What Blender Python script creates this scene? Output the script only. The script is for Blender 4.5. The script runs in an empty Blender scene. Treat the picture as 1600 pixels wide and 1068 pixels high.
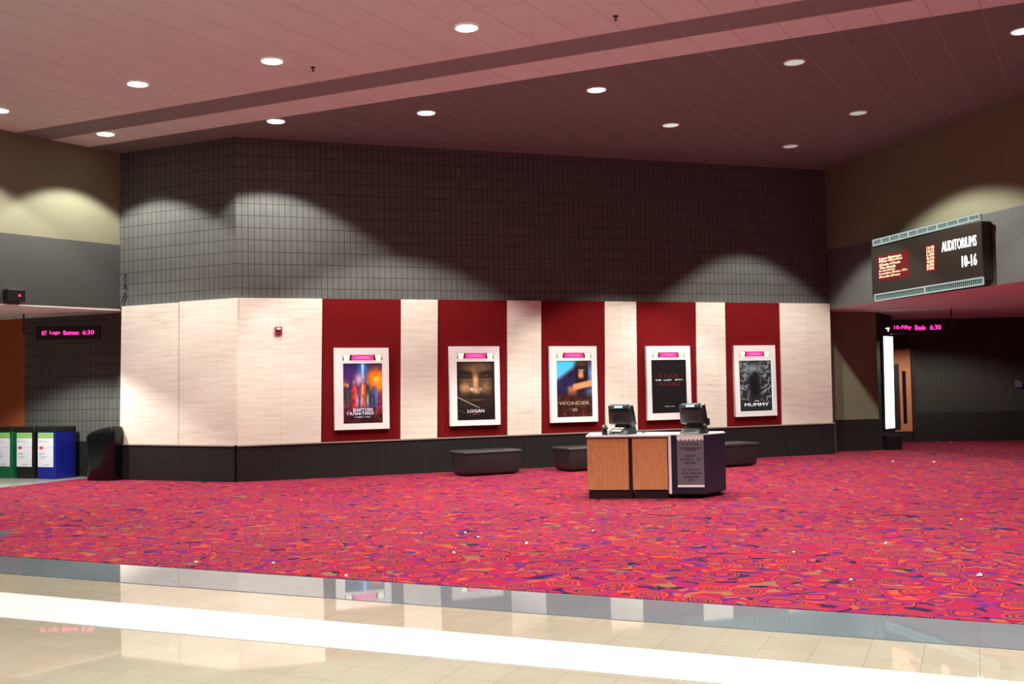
import bpy, bmesh, math, random
import numpy as np
from mathutils import Vector, Matrix
S = bpy.context.scene
C = S.collection
PI = math.pi
# ------------------------------------------------------------------ camera
F = 1600.0                       # focal length in pixels of a 1600x1068 frame
PITCH = math.atan(76 / F)
ROLL = math.radians(-1.0)
H = 1.6
CM = (Matrix.Rotation(PI/2 + PITCH, 3, 'X') @ Matrix.Rotation(ROLL, 3, 'Z'))
cd = bpy.data.cameras.new('camera'); cam = bpy.data.objects.new('camera', cd); C.objects.link(cam)
cam.matrix_world = Matrix.Translation((0, 0, H)) @ CM.to_4x4()
cd.sensor_width = 36; cd.lens = F * 36 / 1600; cd.clip_end = 200
S.camera = cam
# ------------------------------------------------------------------ world, exposure
W = bpy.data.worlds.new('world'); S.world = W; W.use_nodes = True
W.node_tree.nodes['Background'].inputs[0].default_value = (.85, .95, 1.0, 1)
W.node_tree.nodes['Background'].inputs[1].default_value = 0.025
S.view_settings.view_transform = 'Standard'; S.view_settings.look = 'None'
S.view_settings.gamma = 1; S.view_settings.exposure = 0.0
LAMP = 620.0                     # watts of a lit downlight

# ------------------------------------------------------------------ measuring helpers
def ray(x, y): return CM @ Vector(((x - 800) / F, -(y - 534) / F, -1))
O = Vector((0, 0, H))
def fl(x, y, z=0.0):
    d = ray(x, y); return O + d * ((z - H) / d.z)
def up(b, x, y):
    d = ray(x, y); t = (b.x*d.x + b.y*d.y) / (d.x**2 + d.y**2); return H + t*d.z
def onpl(x, y, p, n):            # pixel ray meets plane through p with normal n
    d = ray(x, y); return O + d * ((p - O).dot(n) / d.dot(n))
def hv(a): return Vector((math.cos(a), math.sin(a), 0))

# ------------------------------------------------------------------ object helpers
def tag(o, label=None, cat=None, group=None, kind=None):
    if label: o['label'] = label
    if cat: o['category'] = cat
    if group: o['group'] = group
    if kind: o['kind'] = kind
    return o
def empty(name, loc, rz=0, mat=None, **k):
    o = bpy.data.objects.new(name, None); C.objects.link(o); o.empty_display_size = .1
    if mat is not None: o.matrix_world = mat
    else: o.location = loc; o.rotation_euler = (0, 0, rz)
    return tag(o, **k)
def link(name, me, m, parent=None, **k):
    me.name = name
    for x in (m if isinstance(m, (list, tuple)) else [m]): me.materials.append(x)
    o = bpy.data.objects.new(name, me); C.objects.link(o)
    if parent: o.parent = parent
    return tag(o, **k)
def obj(name, bm, m, parent=None, bevel=0, seg=2, smooth=False, label=None, **k):
    bmesh.ops.recalc_face_normals(bm, faces=bm.faces)
    if bevel:
        bmesh.ops.bevel(bm, geom=[e for e in bm.edges if len(e.link_faces) == 2 and e.calc_face_angle(0) > .5],
                        offset=bevel, segments=seg, affect='EDGES', profile=.5, clamp_overlap=True)
    me = bpy.data.meshes.new(name); bm.to_mesh(me); bm.free()
    if smooth:
        for p in me.polygons: p.use_smooth = True
        try: me.set_sharp_from_angle(angle=.7)
        except Exception: pass
    return link(name, me, m, parent, label=label, **k)
def box(bm, x0, x1, y0, y1, z0, z1, M=None):
    return hexa(bm, [(x0,y0,z0),(x1,y0,z0),(x1,y1,z0),(x0,y1,z0)], [(x0,y0,z1),(x1,y0,z1),(x1,y1,z1),(x0,y1,z1)], M)
def hexa(bm, a, b, M=None):
    va = [bm.verts.new((M @ Vector(p)) if M is not None else Vector(p)) for p in a]
    vb = [bm.verts.new((M @ Vector(p)) if M is not None else Vector(p)) for p in b]
    n = len(a)
    bm.faces.new(va[::-1]); bm.faces.new(vb)
    for i in range(n): bm.faces.new((va[i], va[(i+1) % n], vb[(i+1) % n], vb[i]))
    return va + vb
def cyl(bm, p0, p1, r0, r1=None, n=20):
    r1 = r0 if r1 is None else r1
    p0, p1 = Vector(p0), Vector(p1); d = (p1-p0).normalized()
    a = d.orthogonal().normalized(); b = d.cross(a)
    hexa(bm, [p0 + (a*math.cos(2*PI*i/n)+b*math.sin(2*PI*i/n))*r0 for i in range(n)],
             [p1 + (a*math.cos(2*PI*i/n)+b*math.sin(2*PI*i/n))*r1 for i in range(n)])
def lathe(bm, prof, n=32):
    R = [[bm.verts.new((r*math.cos(2*PI*i/n), r*math.sin(2*PI*i/n), z)) for i in range(n)] for r, z in prof]
    for a, b in zip(R, R[1:]):
        for i in range(n): bm.faces.new((a[i], a[(i+1)%n], b[(i+1)%n], b[i]))
    bm.faces.new(R[0][::-1]); bm.faces.new(R[-1])
def B(): return bmesh.new()

# ------------------------------------------------------------------ materials
def mat(name, col, rough=.6, metal=0, emit=None, es=0, spec=None, coat=0):
    m = bpy.data.materials.new(name); m.use_nodes = True
    p = m.node_tree.nodes['Principled BSDF']
    p.inputs['Base Color'].default_value = (*col, 1); p.inputs['Roughness'].default_value = rough
    p.inputs['Metallic'].default_value = metal
    if emit: p.inputs['Emission Color'].default_value = (*emit, 1); p.inputs['Emission Strength'].default_value = es
    if spec is not None: p.inputs['Specular IOR Level'].default_value = spec
    if coat: p.inputs['Coat Weight'].default_value = coat; p.inputs['Coat Roughness'].default_value = .03
    return m
class N:                        # small node-graph writer
    def __init__(s, m): s.t = m.node_tree; s.p = s.t.nodes['Principled BSDF']
    def n(s, typ, **kw):
        x = s.t.nodes.new(typ)
        for k, v in kw.items(): setattr(x, k, v)
        return x
    def l(s, a, b): s.t.links.new(a, b)
    def math(s, op, a, b=None):
        x = s.n('ShaderNodeMath', operation=op)
        for i, v in enumerate((a, b)):
            if v is None: continue
            if isinstance(v, (int, float)): x.inputs[i].default_value = v
            else: s.l(v, x.inputs[i])
        return x.outputs[0]
    def mix(s, f, a, b, bt='MIX'):
        x = s.n('ShaderNodeMix', data_type='RGBA', blend_type=bt)
        for k, v in ((0, f), (6, a), (7, b)):
            if isinstance(v, (int, float)): x.inputs[k].default_value = v
            elif isinstance(v, tuple): x.inputs[k].default_value = (*v, 1)
            else: s.l(v, x.inputs[k])
        return x.outputs[2]
    def ramp(s, f, stops, interp='LINEAR'):
        x = s.n('ShaderNodeValToRGB'); x.color_ramp.interpolation = interp
        e = x.color_ramp.elements
        while len(e) < len(stops): e.new(.5)
        for el, (p, c) in zip(e, stops): el.position = p; el.color = (*c, 1)
        s.l(f, x.inputs[0]); return x.outputs[0]
    def noise(s, vec, scale, detail=3, rough=.5):
        x = s.n('ShaderNodeTexNoise'); x.inputs['Scale'].default_value = scale
        x.inputs['Detail'].default_value = detail; x.inputs['Roughness'].default_value = rough
        s.l(vec, x.inputs['Vector']); return x
    def coord(s, kind='Object'): return s.n('ShaderNodeTexCoord').outputs[kind]
    def mapping(s, vec, scale=(1,1,1), rot=(0,0,0), loc=(0,0,0)):
        x = s.n('ShaderNodeMapping'); s.l(vec, x.inputs[0])
        x.inputs['Scale'].default_value = scale; x.inputs['Rotation'].default_value = rot; x.inputs['Location'].default_value = loc
        return x.outputs[0]
def brickmat(name, c1, c2, mortar, bw, rh, ms, rough=.8, coord='UV', rot=0, bump=.4, var=.25, off=0.0, spec=None, loc=(0,0,0)):
    m = mat(name, c1, rough, spec=spec); g = N(m)
    v = g.mapping(g.coord(coord), rot=(0, 0, rot), loc=loc)
    b = g.n('ShaderNodeTexBrick', offset=off, squash=1.0)
    g.l(v, b.inputs['Vector'])
    b.inputs['Color1'].default_value = (*c1, 1); b.inputs['Color2'].default_value = (*c2, 1); b.inputs['Mortar'].default_value = (*mortar, 1)
    b.inputs['Scale'].default_value = 1; b.inputs['Mortar Size'].default_value = ms; b.inputs['Mortar Smooth'].default_value = .1
    b.inputs['Brick Width'].default_value = bw; b.inputs['Row Height'].default_value = rh
    nz = g.noise(v, 3.0, 6, .65)
    col = g.mix(var, b.outputs['Color'], g.ramp(nz.outputs['Fac'], [(.3, (.35,.35,.35)), (.7, (1,1,1))]), 'MULTIPLY')
    g.l(col, g.p.inputs['Base Color'])
    if bump:
        bp = g.n('ShaderNodeBump'); bp.inputs['Strength'].default_value = bump; bp.inputs['Distance'].default_value = .01
        g.l(g.math('MULTIPLY', b.outputs['Fac'], -1.0), bp.inputs['Height']); g.l(bp.outputs[0], g.p.inputs['Normal'])
    return m
BLOCK = brickmat('scored_block', (.115,.118,.112), (.105,.108,.102), (.02,.02,.02), .114, .228, .0055, rough=.85)
WAINS = brickmat('dark_base_tile', (.014,.013,.012), (.012,.011,.010), (.03,.028,.026), .72, 2.0, .004, rough=.6, spec=.3, bump=.1)
def plaster(name, col, rough=.85, amt=.12):
    m = mat(name, col, rough); g = N(m)
    nz = g.noise(g.coord(), 2.2, 6, .7)
    g.l(g.mix(amt, col, g.ramp(nz.outputs['Fac'], [(.3, (.4,.38,.36)), (.7, (1,1,1))]), 'MULTIPLY'), g.p.inputs['Base Color'])
    return m
BEIGE = plaster('beige_paint', (.19,.19,.122))
LGREY = plaster('grey_paint_dimmed', (.055,.058,.054))  # same grey paint darkened in colour, so the left bulkhead reads less lit
GREY = plaster('grey_paint', (.095,.10,.095))
RED = plaster('red_fabric_panel', (.155,.006,.008), .95)
RED.node_tree.nodes['Principled BSDF'].inputs['Specular IOR Level'].default_value = .1
TAUPE = plaster('dark_taupe_paint', (.12,.085,.065))
ORANGE = plaster('orange_paint', (.42,.10,.03))
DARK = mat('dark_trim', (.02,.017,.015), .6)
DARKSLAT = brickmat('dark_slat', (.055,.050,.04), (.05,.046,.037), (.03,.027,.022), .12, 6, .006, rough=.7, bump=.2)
CEILR = plaster('recess_ceiling', (.78,.80,.74))
# travertine
STONE = mat('travertine', (.8,.7,.58), .45); g = N(STONE)
uv = g.coord('UV')
n1 = g.noise(g.mapping(uv, scale=(.9, 9, 1)), 1.6, 8, .62); n2 = g.noise(g.mapping(uv, scale=(.5, 26, 1)), 2.0, 5, .6)
c = g.ramp(n1.outputs['Fac'], [(.25, (.62,.56,.46)), (.40, (.78,.73,.63)), (.58, (.85,.81,.72)), (.8, (.90,.87,.80))])
c = g.mix(.28, c, g.ramp(n2.outputs['Fac'], [(.3, (.62,.55,.47)), (.5, (1,1,1))]), 'MULTIPLY')
bk = g.n('ShaderNodeTexBrick', offset=0.0); g.l(g.mapping(uv), bk.inputs['Vector'])
bk.inputs['Scale'].default_value = 1; bk.inputs['Brick Width'].default_value = .80; bk.inputs['Row Height'].default_value = 9; bk.inputs['Mortar Size'].default_value = .0025
bk.inputs['Color1'].default_value = (1,1,1,1); bk.inputs['Color2'].default_value = (.94,.92,.90,1); bk.inputs['Mortar'].default_value = (.72,.68,.62,1)
g.l(g.mix(1.0, c, bk.outputs['Color'], 'MULTIPLY'), g.p.inputs['Base Color'])
# ceiling tile materials: long joints run across the room
CJ = math.radians(30)
def ceilmat(name, col, joint):
    m = brickmat(name, col, tuple(x*.97 for x in col), joint, 80.0, .61, .006, rough=.9, coord='Object', rot=-math.radians(60), bump=.15, var=.10)
    return m
CEIL_L = ceilmat('ceiling_light_tile', (.72,.80,.74), (.46,.46,.43))
CEIL_D = ceilmat('ceiling_dark_tile', (.185,.195,.185), (.32,.32,.31))
CEIL_S = ceilmat('ceiling_stripe_tile', (.25,.26,.25), (.34,.34,.32))
# carpet
CARPET = mat('swirl_carpet', (.5,.02,.08), .95, spec=.1); g = N(CARPET)
co = g.coord()
wob = g.noise(co, 2.6, 2, .5)
wv = g.n('ShaderNodeVectorMath', operation='SCALE'); sub = g.n('ShaderNodeVectorMath', operation='SUBTRACT'); sub.inputs[1].default_value = (.5,.5,.5)
g.l(wob.outputs['Color'], sub.inputs[0]); g.l(sub.outputs[0], wv.inputs[0]); wv.inputs['Scale'].default_value = .22
ad = g.n('ShaderNodeVectorMath', operation='ADD'); g.l(co, ad.inputs[0]); g.l(wv.outputs[0], ad.inputs[1])
vo = g.n('ShaderNodeTexVoronoi', voronoi_dimensions='2D'); vo.inputs['Scale'].default_value = 3.0; vo.inputs['Randomness'].default_value = .85
g.l(ad.outputs[0], vo.inputs['Vector'])
sp = g.n('ShaderNodeSeparateColor'); g.l(vo.outputs['Color'], sp.inputs[0])
ring = g.math('FRACT', g.math('ADD', g.math('MULTIPLY', vo.outputs['Distance'], 1.7), g.math('MULTIPLY', sp.outputs[0], 3.0)))
CR=(.24,.008,.034); MG=(.20,.009,.066); OR=(.34,.052,.020); NV=(.014,.009,.038); PU=(.070,.014,.105); OL=(.19,.085,.036); RD=(.29,.012,.026); DK=(.022,.006,.013)
pal = [(0,CR),(.10,OR),(.17,RD),(.25,DK),(.30,MG),(.38,PU),(.46,CR),(.55,OR),(.60,NV),(.66,RD),(.72,OL),(.76,DK),(.81,MG),(.89,OR),(.94,CR)]
c1 = g.ramp(ring, pal, 'CONSTANT')
v2 = g.n('ShaderNodeTexVoronoi', voronoi_dimensions='2D'); v2.inputs['Scale'].default_value = 12.0; v2.inputs['Randomness'].default_value = 1
ad2 = g.n('ShaderNodeVectorMath', operation='ADD'); g.l(co, ad2.inputs[0]); wv2 = g.n('ShaderNodeVectorMath', operation='SCALE'); g.l(sub.outputs[0], wv2.inputs[0]); wv2.inputs['Scale'].default_value = .5
g.l(wv2.outputs[0], ad2.inputs[1]); g.l(ad2.outputs[0], v2.inputs['Vector'])
s2 = g.n('ShaderNodeSeparateColor'); g.l(v2.outputs['Color'], s2.inputs[0])
c2 = g.ramp(s2.outputs[1], [(0,CR),(.18,MG),(.32,RD),(.44,OR),(.53,CR),(.66,PU),(.76,NV),(.85,MG),(.93,OL)], 'CONSTANT')
sel = g.math('GREATER_THAN', g.math('ADD', vo.outputs['Distance'], g.math('MULTIPLY', sp.outputs[1], .22)), .56)
cc = g.mix(sel, c1, c2)
g.l(cc, g.p.inputs['Base Color'])
fz = g.noise(co, 260, 2); bp = g.n('ShaderNodeBump'); bp.inputs['Strength'].default_value = .3; bp.inputs['Distance'].default_value = .004
g.l(fz.outputs['Fac'], bp.inputs['Height']); g.l(bp.outputs[0], g.p.inputs['Normal'])
# polished floor tiles
SA = -math.radians(24)
def tilemat(name, c1, c2, mortar, size, rough=.035, ms=.003):
    m = brickmat(name, c1, c2, mortar, size, size, ms, rough=rough, coord='Object', rot=-SA, bump=.0, var=.16, spec=.5)
    m.node_tree.nodes['Principled BSDF'].inputs['Coat Weight'].default_value = .22
    m.node_tree.nodes['Principled BSDF'].inputs['Coat Roughness'].default_value = .008
    return m
TAN = tilemat('tan_floor_tile', (.37,.33,.25), (.35,.31,.235), (.25,.20,.15), .305, ms=.002)
WHITE_T = tilemat('white_floor_tile', (.88,.88,.84), (.86,.86,.82), (.6,.6,.56), .61, ms=.0015)
GREY_T = tilemat('grey_floor_tile', (.15,.185,.20), (.14,.172,.188), (.10,.12,.13), .61, ms=.0015)
PALE_T = tilemat('pale_green_floor_tile', (.34,.37,.33), (.31,.34,.30), (.2,.22,.2), .305, rough=.25)
for m_, s_ in ((TAN, 60), (GREY_T, 40), (PALE_T, 40)): pass
WHITE = mat('white_enamel', (.90,.90,.88), .35)
BLACK = mat('black_plastic', (.012,.012,.013), .35)
GLOSSB = mat('glossy_black_plastic', (.004,.004,.005), .22, spec=.35)
LEATHER = mat('dark_vinyl', (.018,.018,.018), .42); g = N(LEATHER)
nz = g.noise(g.coord(), 55, 4); bp = g.n('ShaderNodeBump'); bp.inputs['Strength'].default_value = .15; bp.inputs['Distance'].default_value = .004
g.l(nz.outputs['Fac'], bp.inputs['Height']); g.l(bp.outputs[0], g.p.inputs['Normal'])
METAL = mat('grey_metal', (.35,.33,.32), .4, .8)
DMETAL = mat('dark_metal', (.05,.045,.045), .45, .5)
def emis(name, col, s): return mat(name, (.01,.01,.01), .6, emit=col, es=s, spec=.1)
VCOL = {}
def vmat(name, es=0, rough=.35):
    m = mat(name, (1,1,1), rough); g = N(m); a = g.n('ShaderNodeVertexColor', layer_name='art')
    g.l(a.outputs['Color'], g.p.inputs['Base Color'])
    if es: g.l(a.outputs['Color'], g.p.inputs['Emission Color']); g.p.inputs['Emission Strength'].default_value = es
    return m
ART = vmat('printed_poster', .35)          # posters sit in back-lit cases
PRINT = vmat('printed_notice', 0.0, .5)

# ------------------------------------------------------------------ setting: wall geometry
pAL = fl(187, 749); pAB = fl(370, 753); pBR = fl(1302, 709)
dA = (pAB - pAL).normalized(); dB = (pBR - pAB).normalized()
nA = Vector((dA.y, -dA.x, 0)); nB = Vector((dB.y, -dB.x, 0))       # towards the room
zt = [up(pAL, 190, 240), up(pAB, 374, 214), up(pBR, 1300, 265)]
Am = np.array([[p.x, p.y, 1] for p in (pAL, pAB, pBR)]); ca, cb, cc0 = np.linalg.solve(Am, np.array(zt))
def cz(x, y): return ca*x + cb*y + cc0
cn = Vector((-ca, -cb, 1)).normalized(); cp0 = Vector((0, 0, cc0))
def cpt(x, y): return onpl(x, y, cp0, cn)
print('ceiling', zt, ca, cb, cc0)
pL0 = cpt(0, 202); dL = (pL0 - pAL); dL.z = 0; dL.normalize(); nL = Vector((-dL.y, dL.x, 0))
if nL.dot(Vector((0,12,0)) - pAL) < 0: nL = -nL
pR0 = cpt(1600, 147); dR = (pR0 - pBR); dR.z = 0; dR.normalize(); nR = Vector((dR.y, -dR.x, 0))
if nR.dot(Vector((0,12,0)) - pBR) < 0: nR = -nR
def pl(name, x, y, off=0.0):
    p, n = {'A': (pAL, nA), 'B': (pAB, nB), 'L': (pAL, nL), 'R': (pBR, nR)}[name]
    return onpl(x, y, p + n*off, n)

def wallquad(bm, uvl, c4, uv4, n=(12, 8), mi=0):      # c4: BL BR TR TL
    nx, ny = n; g_ = []
    for j in range(ny+1):
        row = []
        for i in range(nx+1):
            s, t = i/nx, j/ny
            p = (c4[0]*(1-s)+c4[1]*s)*(1-t) + (c4[3]*(1-s)+c4[2]*s)*t
            u = ((uv4[0][0]*(1-s)+uv4[1][0]*s)*(1-t)+(uv4[3][0]*(1-s)+uv4[2][0]*s)*t,
                 (uv4[0][1]*(1-s)+uv4[1][1]*s)*(1-t)+(uv4[3][1]*(1-s)+uv4[2][1]*s)*t)
            row.append((bm.verts.new(p), u))
        g_.append(row)
    for j in range(ny):
        for i in range(nx):
            q = [g_[j][i], g_[j][i+1], g_[j+1][i+1], g_[j+1][i]]
            f = bm.faces.new([a[0] for a in q]); f.material_index = mi
            for lp, a in zip(f.loops, q): lp[uvl].uv = a[1]
def slab(name, quads, m, n=None, thick=0, parent=None, **k):
    """quads: list of (corners BL BR TR TL, uv4, material index); thick: extruded back along -n with closed rim"""
    bm = B(); uvl = bm.loops.layers.uv.new('UVMap')
    for c4, uv4, mi in quads: wallquad(bm, uvl, c4, uv4, mi=mi)
    if thick:
        for c4, uv4, mi in quads:
            bk_ = [p - n*thick for p in c4]
            for i in range(4):
                a, b_, = c4[i], c4[(i+1) % 4]
                f = bm.faces.new([bm.verts.new(x) for x in (a, bk_[i], bk_[(i+1) % 4], b_)]); f.material_index = mi
                for lp, u in zip(f.loops, (uv4[i], uv4[i], uv4[(i+1) % 4], uv4[(i+1) % 4])): lp[uvl].uv = u
    me = bpy.data.meshes.new(name); bm.to_mesh(me); bm.free()
    return link(name, me, m, parent, **k)
def uvr(c4, o, d, v0=0.0, vh=None):
    """uv in metres: u along d from o, v = height"""
    return [((p - o).dot(d), p.z) for p in c4]
def top(p, d=.01): return Vector((p.x, p.y, cz(p.x, p.y) + d))
def at(p, z): return Vector((p.x, p.y, z))
R_ = .228
# block walls: rows run parallel to the stone top edge
def blockwall(name, bl, br, tr, tl, o, d, voff):
    rows = (tl - bl).length / R_
    uv4 = [((bl-o).dot(d), voff), ((br-o).dot(d), voff), ((tr-o).dot(d), voff + rows*R_), ((tl-o).dot(d), voff + rows*R_)]
    return slab(name, [([bl, br, tr, tl], uv4, 0)], BLOCK, kind='structure')
sAL, sAB, sBR = at(pAL, up(pAL, 190, 478)), at(pAB, up(pAB, 372, 465)), at(pBR, up(pBR, 1297, 474))
print('stone tops', sAL.z, sAB.z, sBR.z)
D_ = Vector((0, 0, -.05))
blockwall('wall_left_angled', sAL+D_, sAB+D_, top(pAB), top(pAL), pAL, dA, .2*R_ - .05)
blockwall('wall_back', sAB+D_, sBR+D_, top(pBR), top(pAB), pAB, dB, .2*R_ - .05)
# cladding below: stone and red panels
def panel(name, w, xs, n, d, o, m, off, y_top, y_bot, **k):
    """xs = (left-top, right-top, left-bottom, right-bottom) pixel columns; y_top,y_bot functions"""
    tl, tr = pl(w, xs[0], y_top(xs[0]), off), pl(w, xs[1], y_top(xs[1]), off)
    bl, br = pl(w, xs[2], y_bot(xs[2]), off), pl(w, xs[3], y_bot(xs[3]), off)
    c4 = [bl, br, tr, tl]
    return slab(name, [(c4, uvr(c4, o, d), 0)], m, n, off + .02, kind='structure', **k)
ytB = lambda x: 465 + (x-372)*9/924.; ybB = lambda x: 695.5 + (x-370)*(-35.5)/932.
ytA = lambda x: 478 - (x-190)*12.5/182.; ybA = lambda x: 693 + (x-187)*2.5/183.
panel('trim_1', 'A', (190, 279.5, 187, 278.5), nA, dA, pAL, STONE, .05, lambda x: ytA(x)+.5, ybA)
panel('trim_2', 'A', (280.5, 371.5, 279.5, 368.7), nA, dA, pAL, STONE, .06, lambda x: ytA(x)-.6, ybA)
seg = [(373, 503.5, 370, 501.5, 0), (503.5, 627, 501.5, 626, 1), (627, 684, 626, 683, 0), (684, 793, 683, 793, 1), (793, 845.5, 793, 846, 0),
       (845.5, 944.7, 846, 946.3, 1), (944.7, 994, 946.3, 996.7, 0), (994, 1087, 996.7, 1090.5, 1), (1087, 1132.5, 1090.5, 1136, 0),
       (1132.5, 1218.5, 1136, 1222.5, 1), (1218.5, 1296.5, 1222.5, 1301, 0)]
for i, (a, b_, c_, d_, r) in enumerate(seg):
    panel('trim_%d' % (i+3), 'B', (a, b_, c_, d_), nB, dB, pAB, RED if r else STONE, .03 if r else .06, ytB, ybB)
# dark base with pale cap line
def basewall(name, a, b_, za, zb, n, d, o, off=.03, m=None):
    c4 = [a + n*off, b_ + n*off, at(b_, zb) + n*off, at(a, za) + n*off]
    slab(name, [(c4, uvr(c4, o, d), 0)], m or WAINS, n, off + .02, kind='structure')
zwL, zwM, zwR = up(pAL, 187, 693), up(pAB, 370, 695.5), up(pBR, 1302, 660)
basewall('baseboard_left', pAL, pAB, zwL, zwM, nA, dA, pAL, .07)
basewall('baseboard_back', pAB, pBR, zwM, zwR, nB, dB, pAB, .07)
CAP = mat('cap_strip', (.42,.36,.31), .4, .3)
def rail(name, a, b_, n, r=.012, k='structure'):
    bm = B(); hexa(bm, [a, b_, b_ - Vector((0,0,2*r)), a - Vector((0,0,2*r))], [a + n*.02, b_ + n*.02, b_ + n*.02 - Vector((0,0,2*r)), a + n*.02 - Vector((0,0,2*r))])
    return obj(name, bm, CAP, kind=k)
rail('trim_14', at(pAB, zwM+.004) + nB*.07, at(pBR, zwR+.004) + nB*.07, nB)
rail('trim_15', at(pAL, zwL+.004) + nA*.07, at(pAB, zwM+.004) + nA*.07, nA)
# left and right upper walls (bulkheads over the openings)
def bulk(name, p0, w, d, n, L, ycols, farx):
    """ycols: pixel rows of ceiling / band / bottom at the far corner and at the frame edge"""
    (x0, yb0, yl0), (x1, yb1, yl1) = ycols
    def edge(x0, y0, x1, y1):
        a, b_ = pl(w, x0, y0), pl(w, x1, y1)
        s = (b_ - a) / (b_ - a).dot(d); a0 = a - s * (a - p0).dot(d)
        return a0, a0 + s*L
    m0, m1 = edge(x0, yb0, x1, yb1); l0, l1 = edge(x0, yl0, x1, yl1)
    t0, t1 = top(l0), top(l1)
    q1 = [l0, l1, m1, m0]; q2 = [m0, m1, t1, t0]
    if w == 'L': q1 = [l1, l0, m0, m1]; q2 = [m1, m0, t0, t1]
    slab(name, [(q1, uvr(q1, p0, d), 0), (q2, uvr(q2, p0, d), 1)], [LGREY if w == 'L' else GREY, BEIGE], kind='structure')
    return l0, l1
lL0, lL1 = bulk('wall_left', pAL, 'L', dL, nL, 9, ((190, 383, 483), (0, 363, 474)), 0)
lR0, lR1 = bulk('wall_right', pBR, 'R', dR, nR, 12, ((1325, 384, 477.5), (1600, 320, 439)), 0)
print('soffit', lL0, lL1, lR0, lR1)
# left recess
zrl = lL0.z
off = 0.42
a0 = pAL - nA*off + dA*.6; a1 = fl(38, 744)
pTL = a0 - dA*((a0 - onpl(38, 700, a0, nA)).dot(dA)); pTL.z = 0
pLL = a0 - dA*9
def vquad(name, a, b_, z0, z1, m, o=None, d=None, zb1=None):
    d = d or (b_-a).normalized(); zb1 = z1 if zb1 is None else zb1
    c4 = [at(a, z0), at(b_, z0), at(b_, zb1), at(a, z1)]
    return slab(name, [(c4, uvr(c4, o or a, d), 0)], m, kind='structure')
zq = .72
vquad('wall_left_recess', pTL, a0, zq, zrl+.3, BLOCK)
vquad('wall_left_orange', pLL, pTL, 0, zrl+.3, ORANGE)
vquad('baseboard_left_recess', pTL, a0, 0, zq, WAINS)
e0 = pLL; e1 = pLL - nA*0 + dL*8
vquad('wall_left_unseen', e1, e0, 0, zrl+.3, TAUPE)  # unseen end wall, added to keep ambient light from leaking into the recess
def poly(name, pts, m, z=None, thick=0, **k):
    bm = B(); uvl = bm.loops.layers.uv.new('UVMap')
    vs = [bm.verts.new(p if z is None else at(p, z)) for p in pts]; f = bm.faces.new(vs)
    if thick:
        r = bmesh.ops.extrude_face_region(bm, geom=[f]); bmesh.ops.translate(bm, verts=[v for v in r['geom'] if isinstance(v, bmesh.types.BMVert)], vec=(0,0,-thick))
    bmesh.ops.recalc_face_normals(bm, faces=bm.faces)
    me = bpy.data.meshes.new(name); bm.to_mesh(me); bm.free()
    return link(name, me, m, kind='structure', **k)
poly('ceiling_left_recess', [lL0, lL1, at(lL1 - nL*7, lL1.z), at(lL0 - nL*7 - dL*2, lL0.z), at(lL0 - dL*2, lL0.z)], CEILR)
# right recess
r1, r2, r3, r4 = fl(1308, 705), fl(1375, 703), fl(1399, 697.5), fl(1424, 690)
r5 = fl(1600, 687.5); dD = (r5 - fl(1440, 689.5)).normalized(); r4 = onpl(1424, 690, r5, Vector((dD.y, -dD.x, 0))); r4.z = 0; r6 = r5 + dD*9
zr = lR0.z
zs = zr + .25
pBRr = pBR + nB*.06
vquad('wall_back_return', pBR, r1, 0, zs, TAUPE)
vquad('wall_right_recess', r1, r2, .76, zs, BEIGE)
basewall('baseboard_right_recess', r1, r2, .76, .76, Vector((0,-1,0)), (r2-r1).normalized(), r1, .03)
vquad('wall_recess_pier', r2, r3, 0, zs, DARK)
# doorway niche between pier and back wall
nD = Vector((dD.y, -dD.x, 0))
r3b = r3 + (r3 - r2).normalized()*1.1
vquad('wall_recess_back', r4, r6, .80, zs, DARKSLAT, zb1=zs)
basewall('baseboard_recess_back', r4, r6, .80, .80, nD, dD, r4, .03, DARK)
poly('ceiling_right_recess', [lR0, lR1, at(lR1 - nR*14, lR1.z), at(r5 + dD*4 + Vector((0,2,0)), lR0.z), at(pBR + Vector((0,12,0)), lR0.z)], CEILR)
# main ceiling
e = hv(-math.radians(23)); ep = Vector((-e.y, e.x, 0))
lines = [cpt(800, 77), cpt(800, 102), cpt(800, 127.5)]
def cl(p, s):
    q = p + e*s; return top(q, 0)
P0 = lines[0] - ep*26; P3 = lines[2] + ep*22
rowsC = [P0] + lines + [P3]
bm = B()
vs = [[bm.verts.new(cl(p, s)) for s in (-24, 26)] for p in rowsC]
for i, mi in enumerate((0, 2, 0, 1)):
    f = bm.faces.new((vs[i][0], vs[i+1][0], vs[i+1][1], vs[i][1])); f.material_index = mi
bmesh.ops.recalc_face_normals(bm, faces=bm.faces)
me = bpy.data.meshes.new('ceiling'); bm.to_mesh(me); bm.free(); link('ceiling', me, [CEIL_L, CEIL_D, CEIL_S], kind='structure')
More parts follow.
